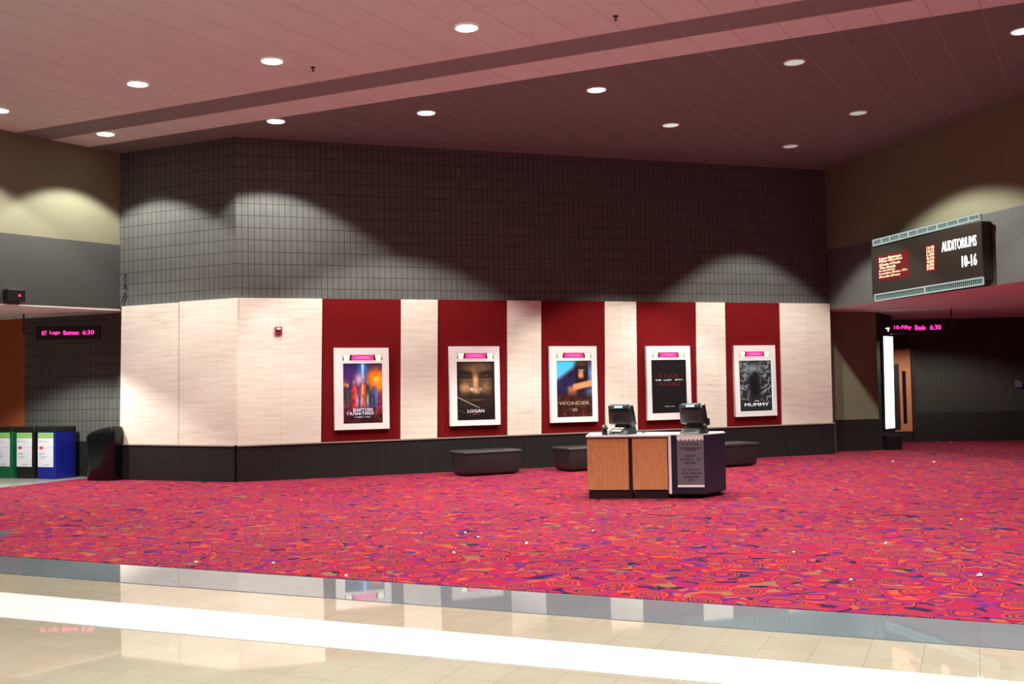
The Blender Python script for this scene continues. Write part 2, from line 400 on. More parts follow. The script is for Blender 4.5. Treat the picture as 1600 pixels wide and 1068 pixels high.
# floors
poly('floor', [Vector((-24,-10,0)), Vector((26,-10,0)), Vector((26,40,0)), Vector((-24,40,0))], TAN, -.001)
k0, k1 = fl(0, 868.5), fl(1600, 976); ke = (k1-k0).normalized()
L0, L1 = fl(0, 762), fl(135, 747); le = (L1-L0).normalized()
poly('floor_carpet', [k0 - ke*8, k1 + ke*12, Vector((24, 12, 0)), Vector((24, 38, 0)), L1 + le*20, L0 - le*2.5, k0 - ke*8 + Vector((0, 2.5, 0))], CARPET, .008, .008)
poly('floor_left_recess', [L0 - le*2.4, L0, L1 + le*4, L1 + le*4 - dA*9, L0 - le*2.4 - dA*8], PALE_T, .004)
g0, g1 = fl(0, 895.5), fl(1600, 1015.5); w0, w1 = fl(0, 925), fl(1600, 1066); x0_, x1_ = fl(0, 964), fl(1130, 1068)
def strip(name, a, b_, c_, d_, m):
    u = (b_-a).normalized(); v = (d_-c_).normalized()
    poly(name, [a - u*8, b_ + u*10, d_ + v*10, c_ - v*8], m, .003, .003)
strip('trim_16', k0, k1, g0, g1, GREY_T)
strip('trim_17', w0, w1, x0_, x1_, WHITE_T)
poly('trim_18', [fl(-60, 822), fl(22, 832), fl(-50, 862)], GREY_T, .012, .004)

# ------------------------------------------------------------------ ceiling lights
RING = mat('downlight_trim', (.75,.70,.66), .4)
LENS = {}
def lens(s):
    if s not in LENS: LENS[s] = emis('lamp_lens_%d' % len(LENS), (1, .97, .92), s)
    return LENS[s]
def downlight(p, s, watt, label, r=.145, cone=92, blend=.35, col=(1, .96, .88), group='recessed ceiling downlights', nrm=True):
    t = empty('ceiling_downlight', p, label=label, cat='ceiling light', group=group)
    if nrm: t.rotation_mode = 'QUATERNION'; t.rotation_quaternion = Vector((0,0,1)).rotation_difference(cn)
    bm = B(); n = 36
    ro = [bm.verts.new((r*1.18*math.cos(2*PI*i/n), r*1.18*math.sin(2*PI*i/n), -.002)) for i in range(n)]
    rm = [bm.verts.new((r*1.08*math.cos(2*PI*i/n), r*1.08*math.sin(2*PI*i/n), -.016)) for i in range(n)]
    ri = [bm.verts.new((r*math.cos(2*PI*i/n), r*math.sin(2*PI*i/n), -.008)) for i in range(n)]
    for i in range(n):
        j = (i+1) % n; bm.faces.new((ro[i], ro[j], rm[j], rm[i])); bm.faces.new((rm[i], rm[j], ri[j], ri[i]))
    obj('trim_ring', bm, RING, t)
    bm = B(); cyl(bm, (0,0,-.009), (0,0,-.004), r*1.0, n=36); obj('lens', bm, lens(s), t)
    if watt:
        ld = bpy.data.lights.new('lamp', 'SPOT'); ld.energy = watt; ld.color = col; ld.spot_size = math.radians(cone); ld.spot_blend = blend
        ld.shadow_soft_size = .07
        lo = bpy.data.objects.new('lamp', ld); C.objects.link(lo); lo.parent = t; lo.location = (0, 0, -.09)
    return t
DL = [(729,43,12,1,'bright round downlight in the pale ceiling, near the top edge, largest of the lit ones'),
      (425,95,12,1,'bright round downlight in the pale ceiling beside the left sprinkler head'),
      (215,131,12,.75,'bright round downlight in the pale ceiling, above the left corner lamp'),
      (-2,172,12,.75,'bright downlight half cut off by the left edge of the photo'),
      (165,209,12,.88,'bright downlight in the narrow pale stripe close to the left wall'),
      (431,189,12,.95,'bright downlight in the dark ceiling, closest to the bend of the block wall'),
      (666,176,12,1.5,'bright downlight in the dark ceiling above the second poster'),
      (932,140,5,1.7,'fairly bright downlight in the dark ceiling, right of the one above the second poster'),
      (1241,97,.55,1.0,'dim grey downlight nearest the pale stripe in the dark ceiling'),
      (1598,48,3,1.6,'downlight cut off by the right edge of the photo'),
      (1048,195,.75,1.7,'dim downlight in the dark ceiling above the fourth poster'),
      (1341,176,.45,1.5,'dim grey downlight in the dark ceiling nearest the right wall'),
      (1235,228,.35,1.2,'dimmest and smallest downlight, near the far end of the block wall')]
CONES = [100, 105, 108, 112, 112, 112, 103, 98, 96, 122, 92, 122, 92]
for (x, y, s, w, lb), cn_ in zip(DL, CONES):
    downlight(cpt(x, y), s, LAMP*w, lb, cone=cn_, blend=.22)
# the same lamps carry on over the walkway and behind the viewer
for (x, y, w) in [(-9.5,12.5,.7),(-6.0,9.6,1.0),(-2.6,8.6,1.8),(1.4,8.2,2.1),(4.8,8.6,1.9),(8.6,9.4,1.2),(-7,5.2,.7),(-3.4,4.6,1.3),(0.2,4.4,2.2),(3.8,4.4,2.0),(7.4,4.8,1.6),(10.5,14.2,.9),
                  (-4,0,1.6),(0,0,1.6),(4,0,1.6)]:
    downlight(Vector((x, y, cz(x, y))), 12, 480*w, 'round ceiling downlight over the polished walkway, outside the photo', cone=110, group='downlights outside the photo', col=(1,.97,.92))
# recess lamps
q = onpl(8, 476, lL0, Vector((0,0,1)))
downlight(q, 12, 650, 'bright downlight under the left bulkhead beside the red indicator box', cone=125, blend=.3, group='recess downlights', nrm=False)
q = onpl(1597, 459.5, lR0, Vector((0,0,1)))
downlight(q, 12, 230, 'bright downlight under the right bulkhead at the right edge of the photo', cone=130, group='recess downlights', nrm=False)
downlight(onpl(1750, 462, lR0, Vector((0,0,1))), 12, 60, 'added unseen recess downlight to the right, outside the photo', cone=100, group='downlights outside the photo', nrm=False)  # extra lamp added to brighten the right recess
for x, y, lb in [(489,105,'small dark sprinkler head hanging from the pale ceiling, left one'), (962,25,'small dark sprinkler head in the pale ceiling near the top edge, right one')]:
    p = cpt(x, y); t = empty('sprinkler_head', p, label=lb, cat='sprinkler', group='ceiling sprinklers')
    bm = B(); cyl(bm, (0,0,-.012), (0,0,0), .035); obj('escutcheon', bm, DMETAL, t)
    bm = B(); cyl(bm, (0,0,-.055), (0,0,-.01), .010); cyl(bm, (0,0,-.061), (0,0,-.055), .022); obj('nozzle', bm, DMETAL, t)

# ------------------------------------------------------------------ text and print
def text(name, s, w, h, m, parent=None, M=None, th=.003, bold=0, **k):
    """lettering fitted into w x h, lying in local XZ (reads from -Y), origin at its centre"""
    if ' ' in s:                 # one mesh per word
        tot = len(s); q_ = 0; M = M if M is not None else Matrix()
        for wd in s.split(' '):
            text(name, wd, w*len(wd)*.95/tot, h, m, parent, M @ Matrix.Translation((-w/2 + w*(q_ + len(wd)/2)/tot, 0, 0)), th, bold, **k); q_ += len(wd) + 1
        return None
    cu = bpy.data.curves.new('t', 'FONT'); cu.body = s; cu.extrude = .02; cu.offset = bold; cu.resolution_u = 2; cu.align_x = 'CENTER'
    to = bpy.data.objects.new('t', cu); C.objects.link(to); bpy.context.view_layer.update()
    me = bpy.data.meshes.new_from_object(to.evaluated_get(bpy.context.evaluated_depsgraph_get()))
    bpy.data.objects.remove(to); bpy.data.curves.remove(cu)
    P = np.array([v.co[:] for v in me.vertices]); lo, hi = P.min(0), P.max(0)
    for v in me.vertices:
        x = (v.co.x - (lo[0]+hi[0])/2) * w/(hi[0]-lo[0]); y = (v.co.y - (lo[1]+hi[1])/2) * h/(hi[1]-lo[1]); z = -v.co.z/.02*th/2
        p = Vector((x, z, y)); v.co = M @ p if M is not None else p
    me.materials.clear()
    return link(name, me, m, parent, **k)
def hashn(ix, iy, sd): 
    v = np.sin(ix*127.1 + iy*311.7 + sd*74.7)*43758.5453; return v - np.floor(v)
def vnoise(x, y, sd=0):
    ix, iy = np.floor(x), np.floor(y); fx, fy = x-ix, y-iy; fx = fx*fx*(3-2*fx); fy = fy*fy*(3-2*fy)
    return (hashn(ix,iy,sd)*(1-fx)+hashn(ix+1,iy,sd)*fx)*(1-fy)+(hashn(ix,iy+1,sd)*(1-fx)+hashn(ix+1,iy+1,sd)*fx)*fy
def fbm(x, y, sd=0): return vnoise(x,y,sd)*.5+vnoise(x*2,y*2,sd+1)*.3+vnoise(x*4,y*4,sd+2)*.2
def printed(name, w, h, fn, parent, m, y=0.0, zc=0.0, nx=110, ny=170, xc=0.0):
    """flat printed sheet: colours given per vertex by fn(u, v) with v down from the top"""
    U, V = np.meshgrid(np.linspace(0,1,nx), np.linspace(0,1,ny)); col = fn(U, V)
    col = np.clip(col, 0, 1); lin = np.where(col <= .04045, col/12.92, ((col+.055)/1.055)**2.4)
    vs = [(xc+(u-.5)*w, y, zc+(.5-v)*h) for u, v in zip(U.ravel(), V.ravel())]
    fs = [(j*nx+i, (j+1)*nx+i, (j+1)*nx+i+1, j*nx+i+1) for j in range(ny-1) for i in range(nx-1)]
    me = bpy.data.meshes.new(name); me.from_pydata(vs, [], fs)
    ca_ = me.color_attributes.new('art', 'FLOAT_COLOR', 'POINT')
    ca_.data.foreach_set('color', np.concatenate([lin.reshape(-1,3), np.ones((nx*ny,1))], 1).ravel().astype(np.float32))
    return link(name, me, m, parent)
def A3(c, U): return np.ones(U.shape+(3,))*np.array(c)
def mixc(a, b, t): return a*(1-t[...,None]) + b*t[...,None]
def bl(U, V, u, v, ru, rv, p=2): return np.exp(-(np.abs((U-u)/ru)**p + np.abs((V-v)/rv)**p))
def art1(U, V):
    n = fbm(U*9, V*14, 3); m_ = fbm(U*20, V*28, 9)
    c = A3((.16,.12,.34), U); c = mixc(c, A3((.30,.15,.42),U), bl(U,V,.2,.25,.3,.2)*n*1.5)
    c = mixc(c, A3((1,.45,.08),U), np.clip(bl(U,V,.85,.27,.25,.17)*1.4*(.5+n),0,1)); c = mixc(c, A3((1,.85,.3),U), bl(U,V,.86,.27,.08,.05))
    c = mixc(c, A3((.80,.20,.10),U), np.clip((V-.40)*3,0,1)*np.clip(m_*2.2-.6,0,1)*np.clip(np.abs(U-.5)*3,0,1))
    c = mixc(c, A3((.15,.55,.95),U), np.exp(-((U-.5)/.10)**2)*np.clip(1-V*1.8,0,1)); c = mixc(c, A3((.9,.97,1),U), np.exp(-((U-.5)/.025)**2)*np.clip(1-V*2.0,0,1))
    c = mixc(c, A3((.95,.72,.8),U), bl(U,V,.4,.27,.1,.1)*.8)
    for u, v0, cc_, w in ((.11,.40,(.16,.2,.2),.07),(.27,.35,(.60,.18,.16),.085),(.49,.32,(.66,.24,.12),.09),(.635,.36,(.15,.22,.12),.06),(.80,.38,(.22,.27,.44),.095)):
        sh = w*np.clip(.55+(V-v0)*4.5, .3, 1.0)*np.where(V > .56, .85+.5*(V-.56), 1.0)
        gap_ = 1 - np.exp(-((U-u)/.012)**2)*(V > .62)
        body = np.clip((1-np.abs(U-u)/sh)*7,0,1)*(V > v0)*np.clip((.80-V)*9,0,1)*gap_
        c = mixc(c, A3(cc_,U)*(.45+m_+.35*(U > u))[...,None], body*.95)
        c = mixc(c, A3((.78,.55,.42),U)*(.6+.5*n)[...,None], np.clip(bl(U,V,u,v0-.035,.032,.03,4)*1.2,0,1)*.9)
    c = mixc(c, A3((.92,.85,.7),U), bl(U,V,.49,.43,.02,.09,4)*.8)
    c = mixc(c, A3((1,.62,.15),U), np.clip(bl(U,V,.93,.36,.12,.10)+bl(U,V,.03,.34,.08,.05),0,1)*.8*m_*1.6)
    c = mixc(c, A3((.75,.8,.9),U), (bl(U,V,.36,.62,.03,.12)+bl(U,V,.47,.62,.03,.12)+bl(U,V,.62,.62,.03,.12))*.8)
    c = mixc(c, A3((.10,.04,.06),U), np.clip((V-.72)*5,0,1)*.8)
    c = mixc(c, A3((.8,.25,.15),U), np.clip((V-.8)*3,0,1)*np.clip(m_*2.4-1.1,0,1)*.7)
    return c
def art2(U, V):                 # a plain weathered face in warm light on near-black
    n = fbm(U*7, V*9, 5); m_ = fbm(U*26, V*34, 6)
    c = A3((.13,.105,.095), U); tex = (.55+.45*n+.30*(m_-.5))
    skin = lambda k: A3((.80*k,.60*k,.40*k), U)*tex[...,None]
    def add(c, u, v, ru, rv, s_, k=1.0, p=2): return mixc(c, skin(k), np.clip(bl(U,V,u,v,ru,rv,p)*s_,0,1))
    c = add(c,.5,.10,.40,.10,.75,.85); c = add(c,.5,.40,.42,.26,.55,.7,3)
    c = add(c,.5,.36,.075,.20,1,1.25,3); c = add(c,.5,.50,.13,.045,.9,1.2); c = add(c,.22,.44,.15,.10,1,1.1); c = add(c,.78,.43,.14,.10,.7,.95)
    c = mixc(c, A3((.93,.88,.82),U), np.clip(bl(U,V,.385,.475,.05,.03)+bl(U,V,.625,.475,.03,.025)*.7+bl(U,V,.50,.49,.03,.03)*.4,0,1)*.85)
    for u, s_ in ((.22,1),(.77,-1)):
        c = mixc(c, A3((.10,.08,.075),U), np.clip(bl(U,V,u,.245,.19,.045,3),0,1)*.85)
        br = np.abs(V-(.185+.10*(u-U)*-s_ + .0)); c = mixc(c, A3((.07,.055,.05),U), np.exp(-(br/.022)**2)*np.exp(-((U-u)/.17)**4)*.85)
        c = mixc(c, A3((.72,.68,.62),U), bl(U,V,u+.02*s_,.24,.06,.010)*.55); c = mixc(c, A3((.04,.035,.03),U), bl(U,V,u+.03*s_,.242,.022,.016)*.9)
        c = mixc(c, A3((.50,.36,.25),U), bl(U,V,u,.305,.14,.012)*.6)
        c = mixc(c, A3((.16,.10,.08),U), np.exp(-(np.abs(U-(.5-s_*(.13+.28*(V-.46))))/.018)**2)*np.clip((V-.45)*12,0,1)*np.clip((.66-V)*12,0,1)*.7)
    for k_ in (-.035,.0,.04): c = mixc(c, A3((.2,.13,.09),U), np.exp(-((U-.5-k_)/.010)**2)*np.clip((.20-np.abs(V-.13))*9,0,1)*(V<.22)*.5)
    c = mixc(c, A3((.10,.08,.075),U)*(.6+.9*m_)[...,None], np.clip(bl(U,V,.5,.64,.33,.10,3)*.85,0,1))
    c = mixc(c, A3((.55,.36,.28),U), bl(U,V,.52,.655,.17,.018)*.7); c = mixc(c, A3((.06,.04,.04),U), bl(U,V,.52,.635,.17,.008)*.9)
    c = mixc(c, A3((.05,.045,.045),U), np.clip((np.abs(U-.5)-.40)*9,0,1)*.75)
    for (a, b_, s_) in ((.60,.33,.9),(.82,.28,.4)):
        d = np.abs(V-(a+b_*U)); c = mixc(c, A3((.75,.7,.66),U), np.exp(-(d/.008)**2)*(U<.60)*s_)
    return mixc(c, A3((.05,.045,.05),U), np.clip((V-.74)*5,0,1)*.75)
def art3(U, V):                 # blue sky, dark diagonal sweep, tan shape, ember ground
    n = fbm(U*8, V*12, 7); m_ = fbm(U*24, V*34, 8)
    c = mixc(A3((.25,.72,.90),U), A3((.55,.70,.85),U), V)
    sweep = np.clip(((V + U*.46) - .30)*12,0,1)
    c = mixc(c, A3((.11,.11,.24),U)*(.4+1.1*n)[...,None], sweep); c = mixc(c, A3((.40,.40,.60),U), np.exp(-(np.abs(V+U*.46-.36)/.02)**2)*.5)
    c = mixc(c, A3((.45,.65,.85),U), bl(U,V,.95,.22,.14,.2)*.9)
    c = mixc(c, A3((.10,.06,.06),U), np.clip(bl(U,V,.72,.24,.19,.27,4)*1.3,0,1))
    c = mixc(c, A3((.35,.22,.12),U), bl(U,V,.72,.06,.18,.05)*.8)
    c = mixc(c, A3((.85,.55,.42),U), np.clip(bl(U,V,.69,.25,.075,.065,4)*1.1,0,1)); c = mixc(c, A3((.75,.7,.62),U), bl(U,V,.71,.17,.09,.02,4)*.7); c = mixc(c, A3((.35,.12,.10),U), bl(U,V,.685,.29,.025,.006,4)*.8); c = mixc(c, A3((.2,.1,.08),U), (bl(U,V,.655,.235,.018,.007)+bl(U,V,.72,.235,.018,.007))*.9)
    arm = np.exp(-np.abs((V-(.47-(U-.5)*.14))/.06)**6)*np.clip((U-.42)*14,0,1)
    c = mixc(c, A3((.88,.55,.38),U), np.clip(arm,0,1))
    c = mixc(c, A3((.80,.45,.25),U), np.clip(bl(U,V,.44,.55,.13,.10,5),0,1)*.9*(.6+.4*n))
    c = mixc(c, A3((.35,.58,.80),U), bl(U,V,.95,.6,.12,.08))
    c = mixc(c, A3((.20,.09,.07),U)*(.4+1.2*m_)[...,None], np.clip((V-.58+.1*n)*8,0,1))
    c = mixc(c, A3((.85,.45,.10),U), np.clip((V-.45)*3,0,1)*np.clip(m_*3-1.9,0,1)*.7)
    return c
def art4(U, V): return A3((.075,.075,.08), U) + (fbm(U*3,V*4,2)*.02)[...,None]
def art5(U, V):                 # grey streaks over dark
    n = fbm(U*5+V*2, V*9-U*3, 11); m_ = fbm(U*14, V*18, 12)
    c = A3((.14,.15,.17), U)
    st = np.clip(1-np.abs(((V*5.5 + U*2.3 + n*2.2) % 1.0)-.5)*3.2,0,1)
    c = mixc(c, A3((.72,.75,.76),U), st*np.clip(np.abs(U-.5)*3.2,.1,1)*.75)
    c = mixc(c, A3((.55,.62,.62),U)*(.6+.6*m_)[...,None], bl(U,V,.45,.17,.35,.10)*.85)
    c = mixc(c, A3((.08,.09,.1),U), bl(U,V,.48,.5,.17,.24,4)); c = mixc(c, A3((.07,.08,.09),U), bl(U,V,.5,.27,.06,.05,3))
    c = mixc(c, A3((.12,.13,.14),U), np.clip((V-.74)*8,0,1)*.85)
    edge = ((U<.03)|(U>.97)|(V<.02)|(V>.98)); c[edge] = c[edge]*.6
    return c
# ------------------------------------------------------------------ poster cases
WTXT = emis('lit_white_letter', (1,1,1), 1.2); RTXT = emis('lit_red_letter', (.75,.06,.04), .8); GTXT = emis('lit_gold_letter', (.85,.72,.5), .7)
PINK = emis('pink_marquee', (1,.03,.22), 1.5); PINKT = emis('pink_marquee_letter', (1,.25,.6), 1.6); CREAM = emis('cream_lamp', (1,.95,.62), 1.4)
PAPER = mat('white_paper', (.85,.85,.84), .6)
def wallframe(w, px4, off):
    """upright rectangle frame on wall w through four pixel corners TL TR BR BL at distance off"""
    d, n = (dB, nB) if w == 'B' else ((dA, nA) if w == 'A' else (-dR if False else dR, nR))
    c = [pl(w, x, y, off) for x, y in px4]
    ctr = sum(c, Vector())/4; ax = ((c[1]-c[0]) + (c[2]-c[3])); W_ = ax.length/2; az = ((c[0]-c[3]) + (c[1]-c[2])); H_ = az.length/2
    ax.normalize(); az = (az - ax*az.dot(ax)).normalized(); 
    up_ = (az + ax.cross(Vector((0,0,0)))).normalized()
    ay = az.cross(ax)
    return Matrix(((ax.x, ay.x, az.x, ctr.x), (ax.y, ay.y, az.y, ctr.y), (ax.z, ay.z, az.z, ctr.z), (0,0,0,1))), W_, H_
# poster: frame px, art px (x0,x1,y0,y1), function, texts
def ptext(t, s, u, v, w, h, m, PW, PH, oc, y0):
    if ' ' in s:                 # one mesh per word
        tot = len(s); p_ = 0
        for wd in s.split(' '):
            ptext(t, wd, u - w/2 + w*(p_ + len(wd)/2)/tot, v, w*len(wd)*.92/tot, h, m, PW, PH, oc, y0); p_ += len(wd) + 1
        return
    text('lettering', s, w*PW, h*PH, m, t, Matrix.Translation((oc[0]+(u-.5)*PW, y0, oc[1]+(.5-v)*PH)), th=.002, bold=.0)
cases = [
 ([(522.9,543.3),(608.2,543),(607.8,669.2),(522.3,671.8)], (536.2,597.4,567.5,661), art1,
  [('ВАРТОВІ', .50,.775,.50,.050,'W'), ('ГАЛАКТИКИ', .43,.835,.66,.050,'W'), ('2', .84,.815,.09,.075,'R'), ('З ТРАВНЯ У КІНО', .48,.895,.40,.018,'W')],
  'white framed lit poster case with purple and orange group poster, leftmost on the wall', 'white'),
 ([(702.9,541),(780.9,540.5),(781.6,663.2),(702.9,665.4)], (714,773,564.8,655.9), art2,
  [('LOGAN', .49,.845,.44,.052,'W'), ('2017', .50,.895,.20,.030,'R')],
  'white framed lit poster case with dark brown close-up poster lettered LOGAN', 'white'),
 ([(859.5,540.4),(932.9,540.7),(933.9,657.9),(860.5,660.6)], (870,925,563.3,651), art3,
  [('WONDER', .49,.755,.86,.062,'G'), ('W', .50,.875,.16,.06,'G')],
  'white framed lit poster case with blue and ember-brown poster lettered WONDER', 'white'),
 ([(1009.9,540.3),(1078.3,540.2),(1081,653.9),(1012.2,656.6)], (1018.3,1072.6,562,644.8), art4,
  [('STAR', .50,.30,.56,.070,'D'), ('WARS', .50,.455,.66,.070,'D'), ('THE LAST JEDI', .50,.38,.80,.028,'W'), ('COMING SOON', .5,.875,.30,.020,'G')],
  'white framed lit poster case with plain black poster and thin red lettering', 'white'),
 ([(1147,539.4),(1211.8,539.2),(1213.8,648.5),(1149.6,651.3)], (1155.3,1205.6,562.8,642), art5,
  [('MUMMY', .52,.87,.74,.060,'W'), ('THE', .52,.80,.14,.02,'W')],
  'white framed lit poster case with grey streaked poster lettered MUMMY, rightmost', 'white')]
TM = {'W': WTXT, 'R': RTXT, 'G': GTXT, 'D': emis('dim_red_letter', (.22,.012,.012), .8)}
for ci, (px4, (ax0, ax1, ay0, ay1), fn, txts, lb, _) in enumerate(cases):
    DP = .11
    M, PW, PH = wallframe('B', px4, DP)
    cx = sum(p[0] for p in px4)/4; cy = sum(p[1] for p in px4)/4; sx = PW / ((px4[1][0]-px4[0][0]+px4[2][0]-px4[3][0])/2); sz = PH / ((px4[3][1]-px4[0][1]+px4[2][1]-px4[1][1])/2)
    oc = (((ax0+ax1)/2 - cx)*sx, (cy - (ay0+ay1)/2)*sz); AW, AH = (ax1-ax0)*sx, (ay1-ay0)*sz
    t = empty('poster_case', None, mat=M, label=lb, cat='poster case', group='poster cases on the red panels')
    w2, h2 = PW/2, PH/2
    # frame: box with an opening for the poster and one for the marquee strip
    mz = cy - 0; mv0, mv1 = h2 - .085*PH*1.0, h2 - .155*PH
    mw = PW*.365
    mcol = oc[0]
    xs = [-w2, mcol-mw, mcol+mw, w2]; bm = B()
    ol, orr, ob, ot = oc[0]-AW/2, oc[0]+AW/2, oc[1]-AH/2, oc[1]+AH/2
    for (a, b_, c_, d_) in ((-w2, ol, -h2, ot), (orr, w2, -h2, ot), (ol, orr, -h2, ob), (-w2, w2, ot, mv1), (-w2, xs[1], mv1, mv0), (xs[2], w2, mv1, mv0), (-w2, w2, mv0, h2)):
        box(bm, a, b_, 0, DP-.035, c_, d_)
    bmesh.ops.remove_doubles(bm, verts=bm.verts, dist=1e-5)
    obj('frame', bm, WHITE, t)
    bm = B(); box(bm, -w2+.004, w2-.004, .03, DP-.032, -h2+.004, h2-.004); obj('back_box', bm, BLACK, t)
    printed('poster', AW, AH, fn, t, ART, .014, oc[1], xc=oc[0])
    if ci == 4:
        bm = B(); r = .03
        for (a, b_, c_, d_) in ((ol-r, ol+.004, ob-r, ot+r), (orr-.004, orr+r, ob-r, ot+r), (ol, orr, ob-r, ob+.004), (ol, orr, ot-.004, ot+r)): box(bm, a, b_, -.004, .002, c_, d_)
        obj('poster_border', bm, emis('lit_border', (1,1,1), .8), t)
    for (s, u, v, w_, h_, k_) in txts: ptext(t, s, u, v, w_, h_, TM[k_], AW, AH, oc, .011)
    # marquee strip
    zc_ = (mv0+mv1)/2; hh = (mv0-mv1)/2
    bm = B(); box(bm, mcol-mw*.55, mcol+mw*.55, .004, .012, zc_-hh*.95, zc_+hh*.95); mq = obj('marquee', bm, PINK, t, label='glowing pink nameplate strip')
    text('lettering', 'CINEMARK', mw*.78, hh*.8, PINKT, mq, Matrix.Translation((mcol, .003, zc_)), th=.002)
    for s_ in (-1, 1):
        bm = B(); x = mcol + s_*mw*.80; a = mw*.17
        hexa(bm, [(x-a*.7, .002, zc_-hh), (x+a*.7, .002, zc_-hh), (x+a*.7, .014, zc_-hh), (x-a*.7, .014, zc_-hh)], [(x-a, .002, zc_+hh*.9), (x+a, .002, zc_+hh*.9), (x+a, .014, zc_+hh*.9), (x-a, .014, zc_+hh*.9)])
        obj('marquee_lamp', bm, CREAM, t, label='cream lit cup shape beside the nameplate')

# ------------------------------------------------------------------ fire alarm on the stone
M, w_, h_ = wallframe('B', [(429.5,510),(441,510),(441,522),(429.5,522)], .10)
t = empty('fire_alarm', None, mat=M, label='small red fire alarm with white strobe on the pale stone wall', cat='fire alarm')
REDP = mat('red_plastic', (.42,.02,.03), .4)
bm = B(); box(bm, -w_/2, w_/2, 0, .04, -h_/2, h_/2); obj('housing', bm, REDP, t, bevel=.008)
bm = B(); box(bm, -w_*.28, w_*.28, -.018, 0, h_*.08, h_*.34); obj('strobe', bm, mat('strobe_lens', (.85,.82,.82), .2), t, bevel=.006)
bm = B(); [box(bm, -w_*.3, w_*.3, -.004, 0, -h_*.36+i*.02, -h_*.36+i*.02+.01) for i in range(4)]; obj('sounder_grille', bm, mat('dark_red', (.15,.01,.015), .5), t)

# ------------------------------------------------------------------ benches
def bench(pfl, pfr, depth, h, lb):
    """pfl,pfr: front corners on the floor"""
    d = (pfr-pfl); w = d.length; d.normalize(); rz = math.atan2(d.y, d.x)
    t = empty('upholstered_bench', pfl + Vector((0,0,.008)), rz, label=lb, cat='bench', group='dark upholstered benches along the poster wall')
    bm = B(); hexa(bm, [(.025,.02,.02),(w-.025,.02,.02),(w-.025,depth-.02,.02),(.025,depth-.02,.02)], [(-.015,-.015,h-.04),(w+.015,-.015,h-.04),(w+.015,depth+.015,h-.04),(-.015,depth+.015,h-.04)])
    obj('body', bm, LEATHER, t, bevel=.05, seg=4, smooth=True)
    bm = B(); hexa(bm, [(-.025,-.025,h-.075),(w+.025,-.025,h-.075),(w+.025,depth+.025,h-.075),(-.025,depth+.025,h-.075)], [(-.02,-.02,h),(w+.02,-.02,h),(w+.02,depth+.02,h),(-.02,depth+.02,h)])
    obj('seat_pad', bm, LEATHER, t, bevel=.03, seg=4, smooth=True)
    for x in (.12, w-.12):
        for y in (.12, depth-.12):
            bm = B(); cyl(bm, (x,y,0), (x,y,.035), .03); obj('foot', bm, BLACK, t)
hB = .46
b1l, b1r = fl(727, 745.5), fl(815, 740)
bench(b1l, b1r, .62, .47, 'dark vinyl bench standing alone left of the counter, below the second poster')
bd = (b1r-b1l).normalized(); w0_ = (b1r-b1l).length
p = fl(890, 738); bench(p, p + bd*w0_, .62, .47, 'dark vinyl bench half hidden behind the left end of the counter')
p = fl(1186, 727.5); bench(p - bd*w0_, p, .62, .47, 'dark vinyl bench sticking out behind the right end of the counter')

# ------------------------------------------------------------------ counter: two wood-front cabinets and a navy cabinet, each on its own
WOOD = mat('honey_wood', (.55,.24,.09), .4); g = N(WOOD)
co = g.coord(); v_ = g.mapping(co, scale=(14, 14, 1.2)); a_ = g.noise(v_, 2.4, 7, .65); b2 = g.noise(g.mapping(co, scale=(70, 70, 3)), 2.0, 4)
c = g.ramp(a_.outputs['Fac'], [(.3, (.52,.23,.085)), (.5, (.64,.30,.12)), (.7, (.72,.36,.16))])
g.l(g.mix(.3, c, g.ramp(b2.outputs['Fac'], [(.35, (.55,.45,.4)), (.6, (1,1,1))]), 'MULTIPLY'), g.p.inputs['Base Color'])
NAVY = mat('navy_laminate', (.010,.015,.034), .4); TOPW = mat('white_laminate', (.86,.84,.82), .3)
c0 = fl(918.5, 780); c3 = fl(1101, 779.5); cdv = (c3-c0).normalized(); crz = math.atan2(cdv.y, cdv.x); CWt = (c3-c0).length
base = c0 + Vector((0,0,.008))
def cx_at(px, y=730): # distance along the counter front at pixel column
    n_ = Vector((cdv.y, -cdv.x, 0)); return (onpl(px, y, c0, n_) - c0).dot(cdv)
TOPZ = up(c0, 918, 681); DEP = .95
xa, xb, xc_, xd, xe = cx_at(983), cx_at(988), cx_at(1043.5), cx_at(1049.5), CWt
print('counter', TOPZ, xa, xb, xc_, xd, xe)
def cab(x0, x1, lb, gap=0):
    t = empty('wood_cabinet', base + cdv*x0, crz, label=lb, cat='cabinet', group='rolling counter cabinets'); w = x1-x0
    bm = B(); box(bm, .02, w+gap, .03, DEP-.06, 0, .12); obj('plinth', bm, BLACK, t)
    bm = B(); box(bm, 0, w+gap, .022, DEP, .12, TOPZ-.032); obj('carcass', bm, BLACK, t)
    bm = B(); box(bm, .004, w-.006, 0, .02, .13, TOPZ-.05); obj('front_panel', bm, WOOD, t, bevel=.003)
    return t
cab(0, xa, 'wood-fronted counter cabinet with black plinth, leftmost of the three', xb-xa-.003)
cab(xb, xc_, 'wood-fronted counter cabinet between the other wood cabinet and the navy one')
# worktop over the wood cabinets
bm = B(); box(bm, -.012, xc_+.008, -.015, DEP+.01, TOPZ-.03, TOPZ)
tp = obj('countertop', bm, TOPW, None, bevel=.004, label='long white worktop lying over the two wood-fronted cabinets', cat='countertop')
tp.matrix_world = Matrix.Translation(base) @ Matrix.Rotation(crz, 4, 'Z')
